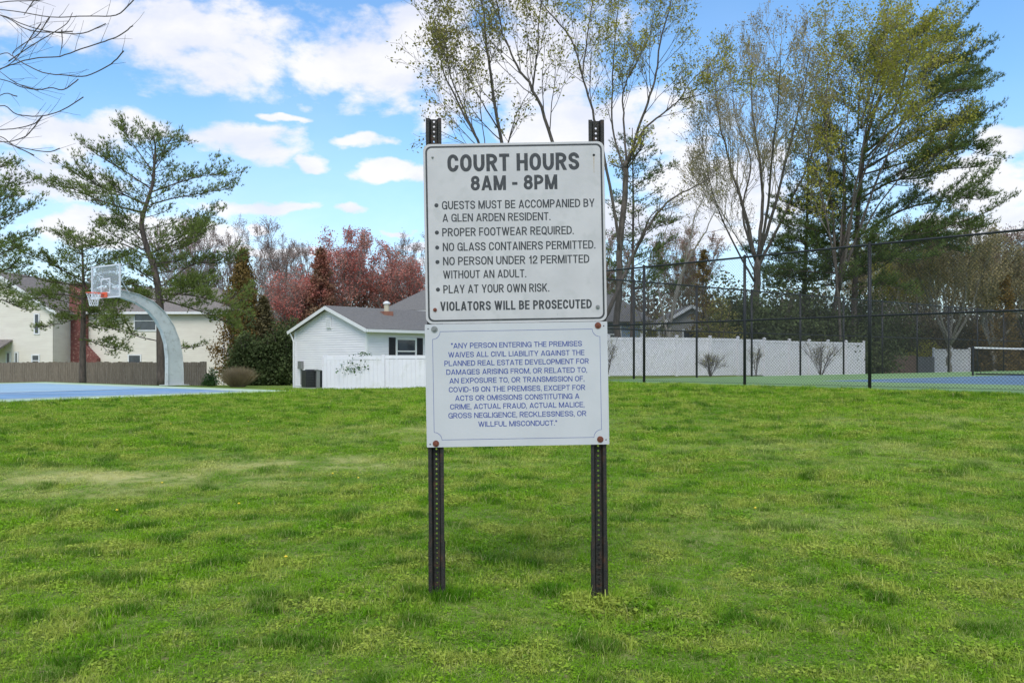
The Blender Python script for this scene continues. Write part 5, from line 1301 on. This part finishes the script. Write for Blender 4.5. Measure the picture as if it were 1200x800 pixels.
# --- the deciduous trees behind the sign
def sign_trees():
    d = 37; b = G(646, d)
    S = []
    def st(p, r0, r1, f0, nb, bl, o=None): S.append((line(p, d, o), r0, r1, f0, nb, bl))
    st([(646, 446), (640, 400), (628, 350)], .26, .22, .95, 0, 1)
    st([(628, 352), (603, 262), (578, 205), (559, 165), (537, 120), (517, 75), (508, 20)], .15, .02, .35, 13, 2.2, (0, -.3, -.6, -.8, -1, -1.2, -1.3))
    st([(568, 185), (545, 130), (530, 95), (522, 50), (520, 10)], .07, .015, .2, 9, 1.7, (-.7, -.4, 0, .3, .5))
    st([(626, 350), (600, 250), (587, 170), (577, 100), (569, 45), (560, -30)], .16, .05, .3, 13, 2.3, (0, .4, .8, 1.0, 1.2, 1.4))
    st([(583, 150), (562, 115), (545, 85), (528, 62)], .05, .012, .2, 7, 1.5, (.8, .3, 0, -.3))
    st([(640, 380), (668, 262), (648, 168), (625, 105), (606, 78), (590, 40), (580, -10)], .15, .03, .35, 14, 2.3, (0, -.8, -1.2, -1.4, -1.5, -1.6, -1.7))
    st([(624, 103), (630, 60), (632, 20), (640, -20)], .06, .02, .1, 9, 1.7, (-1.4, -1.8, -2, -2.2))
    decid('birch_tree', 'tall multi stemmed tree fanning up behind the left half of the sign', b, S, dict(PD, kids=[0, 4, 5]), M_budo, .115, 2, 71, 'tall leafing trees behind the sign', M_bark, M_bark, jit=.10, leafn=.75, rscale=.68, blscale=1.25, nbscale=1.05)
    d = 46; b = G(722, d); S = []
    st([(722, 446), (724, 380), (726, 300), (733, 215), (734, 190)], .30, .22, .7, 3, 2.5)
    st([(727, 300), (712, 200), (697, 140), (684, 95), (668, 45), (635, 5), (620, -30)], .14, .03, .35, 14, 2.4, (0, -.5, -.9, -1.1, -1.3, -1.4, -1.5))
    st([(682, 92), (688, 45), (694, 5), (702, -40)], .07, .03, .1, 9, 1.8, (-1.1, -.8, -.5, -.3))
    st([(734, 190), (731, 140), (731, 105), (745, 75), (762, 40), (768, 0)], .10, .02, .2, 12, 2.0, (0, .6, 1, 1.2, 1.4, 1.5))
    st([(734, 195), (752, 140), (767, 95), (774, 50), (785, 5), (790, -30)], .13, .03, .2, 13, 2.2, (0, -.5, -.9, -1.1, -1.3, -1.4))
    st([(736, 190), (755, 152), (778, 132), (795, 117), (815, 90), (848, 68)], .12, .015, .3, 12, 1.9, (0, .5, .9, 1.3, 1.8, 2.2))
    st([(795, 117), (826, 110), (868, 98)], .05, .01, .2, 7, 1.5, (1.3, .6, 0))
    st([(732, 200), (718, 150), (718, 90), (722, 30), (728, -20)], .10, .03, .2, 12, 2.0, (0, 1, 1.7, 2.2, 2.6))
    decid('leafing_tree', 'tall forked tree with young leaves just right of the sign', b, S, dict(PD, kids=[0, 4, 5]), M_budy, .115, 2, 72, 'tall leafing trees behind the sign', M_bark, M_bark, jit=.10, leafn=.75, rscale=.62, blscale=1.25, nbscale=1.3)
    d = 45; b = G(695, d); S = []
    st([(695, 448), (706, 385), (726, 335), (748, 287), (770, 250), (800, 226), (838, 206)], .15, .025, .45, 10, 2.0, (0, 0, 0, .2, .4, .8, 1.2))
    st([(748, 287), (758, 262), (768, 248), (800, 232)], .05, .015, .3, 5, 1.2, (0, -.4, -.8, -1.2))
    decid('leaning_tree', 'slender tree arching to the right from behind the sign', b, S, dict(PD, kids=[0, 3, 4]), M_budo, .09, 1, 73, None, M_bark, M_bark, leafn=.5)
    d = 46; b = G(785, d); S = []
    st([(783, 446), (785, 385), (800, 320), (812, 262), (830, 218)], .10, .02, .35, 9, 1.6, (0, 0, .2, .5, .8))
    st([(785, 385), (795, 330), (812, 295), (835, 255), (842, 228)], .07, .015, .3, 8, 1.4, (0, -.4, -.8, -1.2, -1.5))
    st([(784, 400), (772, 340), (775, 290), (790, 240)], .06, .015, .3, 7, 1.4, (0, .4, .9, 1.2))
    decid('thin_tree', 'thin grey multi stemmed tree in front of the taupe house', b, S, dict(PD, kids=[0, 4, 4]), M_budo, .08, 1, 74, None, M_barkl, M_twig, leafn=.4)
    d = 52; b = G(884, d); S = []
    st([(884, 442), (886, 380), (888, 300)], .34, .28, .95, 0, 1)
    for p, r, o in (([(886, 305), (870, 240), (855, 190), (842, 135), (836, 80)], .18, 0), ([(889, 300), (893, 230), (886, 160), (880, 105), (884, 50)], .18, 1), ([(890, 300), (910, 235), (925, 170), (940, 110), (950, 55)], .16, -1), ([(890, 320), (870, 250), (880, 190), (860, 130), (862, 70)], .12, 2),
                    ([(890, 310), (920, 250), (945, 195), (965, 140), (975, 90)], .14, 1), ([(888, 310), (900, 240), (905, 180), (912, 120), (915, 60)], .14, -2), ([(884, 330), (850, 265), (832, 215), (822, 160)], .09, -1.5), ([(890, 330), (870, 290), (840, 240), (815, 210)], .07, 1)):
        st(p, r, .02, .25, 14, 2.7, [o * .8 * i for i in range(len(p))])
    decid('leafing_tree', 'broad pale yellow green tree with fine upright twigs between the sign and the right pines', b, S, dict(PD, kids=[0, 5, 5], up=.12, angle=.5, rmin=.008), M_budt, .10, 1, 75, None, M_bark, mat('tan_twigs', (.22, .19, .12), (.28, .25, .17), .8, .9), jit=.13, leafn=1.0, rscale=.72, blscale=1.1, nbscale=1.4)
sign_trees()

# --- conifers on the right
def right_conifers():
    d = 48; b = G(741, d)
    limbs = [line([(742, 220), (765, 205), (790, 195)], d), line([(742, 340), (770, 320), (800, 310)], d, (0, -1, -1.5)), line([(742, 290), (765, 268), (795, 258)], d, (0, .8, 1)), line([(741, 265), (725, 250), (712, 240)], d)]
    pine('pine_tree', 'narrow dark pine tight against the right side of the sign', b, line([(740, 446), (741, 350), (742, 250), (741, 150)], d), limbs, (48, 4.0, 12.8, 2.5, 1.1, .22), 81, M_needled, .13, tuft=.17)
    d = 54; b = G(990, d); s = F / d
    def lm(*a, o=None): return line([(x if x < 1080 else 1080 + (x - 1080) * .68, y + max(0, 60 - y) * .45) for x, y in a], d, o)
    limbs = [lm((985, 250), (1040, 215), (1110, 200), (1185, 195), o=(0, -.5, -1, -1)), lm((1000, 300), (1060, 275), (1120, 262), (1190, 258), o=(0, -.8, -1.5, -2)), lm((1000, 280), (1060, 245), (1130, 235), (1190, 228), o=(0, 1, 1.5, 2)), lm((1010, 200), (1070, 165), (1130, 150), (1182, 140), o=(0, 1, 1.5, 2)),
             lm((1010, 190), (1060, 140), (1120, 110), (1175, 105), o=(0, -.5, -1, -1.4)), lm((1012, 170), (1060, 110), (1110, 75), (1165, 72)), lm((1010, 150), (1050, 90), (1090, 50), (1130, 32), o=(0, .8, 1, 1)), lm((1008, 150), (1030, 80), (1060, 40), (1085, 14)), lm((1005, 160), (1010, 90), (1030, 45), (1045, 14), o=(0, -1, -1.5, -2)),
             lm((1000, 300), (1030, 300), (1070, 305), (1110, 300), o=(0, -1.5, -2, -2.5)), lm((985, 300), (950, 285), (915, 278), o=(0, -1, -2)), lm((985, 270), (955, 250), (925, 240), o=(0, 1, 1.5)), lm((988, 330), (950, 325), (900, 322), o=(0, -1, -1.5)), lm((1000, 330), (1040, 335), (1075, 345), o=(0, -1.4, -2)),
             lm((1000, 230), (1060, 200), (1110, 180), (1150, 175), o=(0, -1.5, -2.5, -3)), lm((1005, 215), (980, 170), (965, 120), o=(0, 1, 1.5)), lm((995, 310), (1050, 295), (1100, 280), (1150, 285), o=(0, 2, 3, 4)),
             lm((1012, 180), (1080, 125), (1140, 90), (1180, 88), o=(0, 1.5, 2.5, 3)), lm((1010, 205), (1080, 185), (1150, 170), (1190, 175), o=(0, -1.5, -2.5, -3))]
    pine('pine_tree', 'tallest pine with long upswept limbs reaching to the right edge', b, line([(992, 442), (1000, 380), (1003, 310), (1006, 240), (1014, 170), (1030, 115), (1046, 70), (1056, 30)], d), limbs, (50, 5.6, 19.5, 3.6, 1.3, .35), 82, M_needled, .21, tuft=.22, tw=.015, dens=.85)
    d = 53; b = G(975, d)
    pine('pine_tree', 'thick leaning pine trunk just left of the tallest pine', b, line([(968, 442), (975, 380), (986, 310), (990, 240), (988, 190), (985, 150)], d), [line([(985, 260), (960, 240), (930, 232)], d), line([(985, 300), (1010, 290), (1040, 292)], d), line([(984, 285), (955, 270), (918, 262)], d, (0, -1, -1.5)), line([(980, 320), (945, 318), (905, 315)], d, (0, -1, -2))], (40, 5.0, 14.2, 3.8, 1.7, .2), 83, M_needled, .18, tuft=.2, tw=.015, dens=.8)
    d = 56; b = G(942, d)
    pine('pine_tree', 'middle sized dark pine between the yellow green tree and the tallest pine', b, line([(940, 442), (942, 350), (946, 250), (948, 150)], d), [line([(944, 250), (925, 238), (905, 232)], d), line([(944, 300), (915, 290), (885, 285)], d)], (60, 5.2, 15.6, 3.6, .9, .22), 84, M_needled, .20, tuft=.2, tw=.015, dens=.8)
    # yellow green maple in front of the tall pine
    d = 51; S = []
    for p, r, o in (([(985, 442), (984, 360), (975, 290), (962, 225), (945, 160), (930, 110)], .14, 0), ([(984, 360), (975, 250), (968, 160), (970, 90), (980, 40)], .14, 1), ([(984, 340), (1000, 240), (1015, 150), (1030, 90), (1040, 40)], .14, -1), ([(985, 330), (1020, 230), (1050, 160), (1080, 100), (1100, 50)], .13, .5), ([(985, 300), (1010, 210), (1040, 150), (1060, 90), (1070, 40)], .1, -2), ([(985, 320), (1030, 240), (1080, 180), (1115, 140)], .1, 1.5), ([(984, 300), (990, 200), (995, 120), (1005, 60)], .1, 2)):
        S.append((line(p, d, [o * .7 * i for i in range(len(p))]), r, .02, .4, 15, 2.4))
    decid('leafing_tree', 'yellow green leafing tree mixed into the top of the tallest pine', G(985, d), S, dict(PD, kids=[0, 4, 5]), M_budy, .13, 3, 85, None, M_bark, M_twig, jit=.2, rscale=.7, blscale=1.15, nbscale=1.25)
    # low dense evergreens behind the white fence
    for px, d, s_, sd, lab in ((868, 49.5, (2.3, 1.8, 5.2), 91, 'dense dark evergreen shrub behind the white fence under the yellow green tree'), (905, 51.5, (2.7, 1.9, 5.4), 92, 'tall dense dark evergreen shrub in front of the middle sized pine'), (950, 53, (2.8, 1.9, 5.5), 93, 'widest dark evergreen shrub, left of the leaning pine trunk'), (1002, 55, (2.6, 1.9, 5.2), 94, 'dark evergreen shrub behind the right end of the long white fence')):
        clumpy('evergreen_shrub', lab, G(px, d), s_, sd, M_ydark, 30000, .18, 'dome', group='dark evergreen shrubs behind the white fence', cat='shrub', trunkr=.07, needle=False)
    clumpy('leafing_shrub', 'tall olive yellow shrub left of the dark evergreens', G(838, 47), (1.8, 1.6, 4.6), 95, M_budo, 6000, .11, 'dome', cat='shrub', trunkr=.05)
    clumpy('leafing_shrub', 'loose olive shrub between the two glimpsed houses', G(770, 50), (2.2, 1.5, 5.0), 96, M_budo, 3600, .10, 'dome', cat='shrub', trunkr=.04)
    clumpy('cedar_tree', 'slim olive cedar rising behind the far tennis fence near the thin tree', G(824, 52), (1.5, 1.5, 7.4), 97, M_needlet, 4200, .13, 'cone', cat='tree', trunkr=.1)
right_conifers()

# --- bare trees and undergrowth at the far right
def right_woods():
    PB = dict(lev=2, seg=[3, 4, 4], kids=[0, 6, 6], ratio=.6, angle=.5, gnarl=.09, up=.08, rmin=.011, t0=.2, dense=True)
    for px, d, h, sp, lab, sd, mt, bk in ((1112, 62, 10.4, 3.6, 'pale trunked bare tan tree behind the tennis net post', 101, M_budt, M_barkl), (1165, 66, 8.6, 3.0, 'thin tan tree with pale stems right of the net post', 102, M_budt, M_barkl), (1060, 75, 11.5, 4.2, 'yellow tinged tree behind the brown board fence', 103, M_budy, M_barkl),
                                          (1205, 70, 9.6, 3.4, 'grey bare tree cut by the right edge of the photo', 104, M_budp, M_bark), (1140, 82, 11.0, 4.0, 'greyish bare tree far behind the pale trunked one', 105, M_budt, M_bark), (1085, 80, 10.0, 4.0, 'tan bare tree between the yellow tinged tree and the pale trunked tree', 106, M_budt, M_bark), (700, 85, 12, 4, 'bare tree far behind the blue grey house', 107, M_budp, M_bark), (800, 88, 13, 4.5, 'bare tree far behind the taupe house', 108, M_budp, M_bark), (1010, 85, 12, 4.5, 'bare tree far behind the pine trunks', 109, M_budt, M_bark)):
        g = G(px, d); decid('bare_tree', lab, g, auto_stems(g, h, 7, sp, .17, np.random.default_rng(sd), nb=10, blen=2.5, split=.2), PB, mt, .12, 1, sd, 'bare trees at the right', bk, mat('tan_twigs', (.22, .19, .12), (.28, .25, .17), .8, .9), leafn=1.0)
    clumpy('cedar_tree', 'young olive cedar near the right edge above the tennis net', G(1178, 60), (1.5, 1.5, 6.8), 111, M_needlet, 5000, .13, 'cone', cat='tree', trunkr=.1)
    clumpy('forsythia_bush', 'yellow flowering bush low behind the net', G(1085, 68), (2.0, 1.5, 3.0), 112, M_budy, 3500, .12, 'dome', cat='bush', trunkr=.03)
    mt = mat('brown_undergrowth', (.09, .085, .03), (.16, .12, .06), .4, .8, attr=.45, transl=.2)
    for px, d, s_, sd, lab, m_ in ((1035, 72, (3.4, 2, 5.6), 121, 'dark green undergrowth shrub behind the brown board fence', M_ydark), (1078, 74, (3.4, 2, 5.2), 122, 'brown olive thicket shrub left of the net post', mt), (1125, 73, (3.4, 2, 4.8), 123, 'brown thicket shrub behind the short white fence', mt), (1165, 72, (3.4, 2, 5.2), 124, 'olive thicket shrub right of the net post', M_needlet), (1205, 74, (3.6, 2, 5.8), 125, 'dark thicket shrub at the right edge', M_ydark)):
        clumpy('thicket_shrub', lab, G(px, d), s_, sd, m_, 17000, .20, 'dome', group='thicket shrubs behind the tennis courts', cat='shrub', trunkr=.06)
    # bare shrubs in front of the long white fence
    PS = dict(lev=1, seg=[3, 3], kids=[0, 5], ratio=.5, angle=.5, gnarl=.12, up=.05, rmin=.004, t0=.25)
    for px, d, h, w, n, lab, sd in ((962, 44.5, 1.7, 1.3, 16, 'bare dark twiggy bush in front of the right part of the white fence', 131), (832, 41.5, .8, .7, 14, 'low dry twiggy clump at the foot of the white fence', 132), (712, 39, 1.5, .5, 7, 'thin bare sapling clump beside the right edge of the sign', 133), (886, 43.5, 1.3, .6, 7, 'thin yellowish twig clump behind a fence post', 134)):
        g = np.array(G(px, d)); rg = np.random.default_rng(sd); S = []
        for k in range(n):
            a = 2 * pi * k / n + rg.random(); e = g + np.array([cos(a) * w * rg.random(), sin(a) * w * .6 * rg.random(), h * (.6 + .4 * rg.random())])
            S.append(([g - [0, 0, .05], g * .5 + e * .5 + [0, 0, .15], e], .014, .005, .25, 5, .5))
        decid('twiggy_shrub', lab, tuple(g), S, PS, M_budo, .05, 1, sd, 'bare shrubs in front of the white fence', M_twigd, M_twigd, leafn=.4, cat='shrub')
    # far-off wood that closes the horizon
    rg = np.random.default_rng(77); C = []
    br = MB()
    for k in range(150):
        x = -150 + 300 * (k + rg.random()) / 150; y = 112 + 20 * rg.random(); h = 8.5 + 4 * rg.random(); z = tz(x, y)
        br.tube([(x, y, z), (x + rg.normal(0, .4), y, z + h * .6)], [.14, .05], 4, False)
        for j in range(14):
            a = rg.random() * 2 * pi; zz = z + h * (.15 + .5 * rg.random()); e = np.array([x + cos(a) * 1.8, y + sin(a) * 1.8, zz + h * .3])
            br.tube([(x, y, zz), e], [.04, .012], 3, False)
        n = 800; d = rg.normal(size=(n, 3)) * [1.7, 1.5, h * .26]; C.append(d + [x, y, z + h * .52])
    C = np.concatenate(C); C = C[C[:, 2] > -1]
    o = br.obj('far_woodland_stems', M_twig, kind='stuff'); o['label'] = 'mass of bare stems in the far off wood behind everything'
    o = mkobj('far_woodland', leaves('far_woodland', mat('far_wood_foliage', (.12, .10, .075), (.17, .14, .10), .1, .9, attr=.4, transl=.2), C, .55, 3), kind='stuff'); o['label'] = 'far off brownish wood closing the horizon behind the houses'
right_woods()

# --- branches of a bare tree that stands left of the frame
def near_branches():
    d = 9.0; g = (-9.6, 9.5, tz(-9.6, 9.5)); S = []
    def st(p, r0=.008, r1=.0022, o=0, nb=5, bl=.30): S.append(([W(px, py, d + o * (i / len(p))) for i, (px, py) in enumerate(p)], r0 * .5, r1 * .65, .15, nb, bl))
    B = Vector(g)
    S.append(([B - Vector((0, 0, .2)), B + Vector((.1, 0, 2)), B + Vector((.0, .1, 4.2)), B + Vector((.3, 0, 7))], .17, .07, .6, 6, 1.5))
    hub = [B + Vector((.05, .02, 3.0)), B + Vector((.05, .02, 4.0)), B + Vector((.1, .02, 5.0))]
    def limb(h, px, py): S.append(([hub[h], hub[h] * .5 + W(px, py, d) * .5 + Vector((0, 0, .25)), W(px, py, d)], .05, .013, .9, 0, 1))
    limb(2, -60, 10); limb(1, -50, 95); limb(0, -40, 150)
    st([(-60, 10), (0, 18), (30, 34), (55, 38), (85, 37)], o=.5); st([(-60, 10), (5, 12), (60, 20), (100, 19), (136, 18), (157, 0)], o=-.4); st([(-60, 10), (10, 2), (50, 0), (68, -10)], o=.3)
    st([(-60, 10), (0, 18), (25, 28), (52, 36), (75, 39), (98, 39), (124, 28)], o=.8); st([(28, 18), (40, 0)], .006, .003, nb=3); st([(85, 15), (78, 28), (60, 40), (35, 55), (10, 72)], .006, .002)
    st([(-50, 95), (0, 81), (25, 72), (45, 68), (70, 66), (100, 56), (118, 50), (140, 42), (156, 30)], .012, .002, nb=8); st([(-50, 95), (0, 64), (15, 66), (25, 73), (50, 85), (75, 88), (101, 89), (130, 75), (145, 60)], o=-.6, nb=7)
    st([(0, 82), (18, 70), (32, 50), (40, 38), (48, 28)], .007, .002); st([(20, 72), (15, 62), (30, 50), (45, 40), (58, 20)], .005, .002); st([(70, 66), (73, 50), (72, 35)], .004, .002, nb=2)
    st([(-50, 95), (0, 93), (25, 102), (45, 105), (60, 103), (75, 105), (92, 93)], o=.6, nb=6); st([(0, 84), (20, 98), (45, 106)], .005, .002)
    st([(-40, 150), (0, 124), (20, 134), (50, 136), (75, 128), (98, 114)], .009, .002, o=.4, nb=6); st([(-40, 150), (0, 152), (22, 150), (40, 145), (50, 136)], .008, .003, nb=4); st([(-40, 150), (0, 166), (25, 162), (35, 155), (50, 136)], .008, .002, nb=4)
    st([(-40, 150), (0, 160), (15, 170), (40, 182)], .007, .002, nb=4); st([(0, 165), (20, 172), (55, 178), (70, 174)], .005, .002, nb=3); st([(-40, 150), (0, 112), (20, 113)], .004, .002, nb=2)
    P = dict(lev=0, seg=[3], kids=[0], ratio=.5, angle=.55, gnarl=.10, up=.03, rmin=.0013, t0=.2)
    decid('bare_tree', 'bare tree outside the frame whose thin twigs hang into the top left sky', g, S, P, None, 0, 0, 141, None, M_twigd, M_twigd)
near_branches()

# dandelions dotted over the lawn
def dandelions():
    m = MB(); rg = np.random.default_rng(9)
    for px, py in ((190, 572), (200, 500), (291, 497), (420, 566), (280, 597), (335, 662), (137, 605), (390, 560), (66, 495), (885, 602)):
        t = np.linspace(2, 22, 400); x = (px - 600) / F * t; z = CZ + (HZ - py) / F * t; k = np.argmax(z < terrain(x, t))
        for a in range(6):
            q0, q1 = a * pi / 3, (a + 1) * pi / 3; r = .012; zc = terrain(x[k], t[k]) + .045
            m.add([(x[k], t[k], zc + .008), (x[k] + r * cos(q0), t[k] + r * sin(q0), zc), (x[k] + r * cos(q1), t[k] + r * sin(q1), zc), (x[k], t[k], zc - .01)], [(0, 1, 2), (3, 2, 1)])
    o = m.obj('dandelions', mat('dandelion_yellow', (.75, .55, .03), (.8, .62, .06), 30, .7), kind='stuff'); o['label'] = 'scattered small yellow dandelion heads in the lawn'
dandelions()
print('TRIS', sum(len(me.loops) - 2 * len(me.polygons) for me in bpy.data.meshes), 'objects', len(sc.objects))
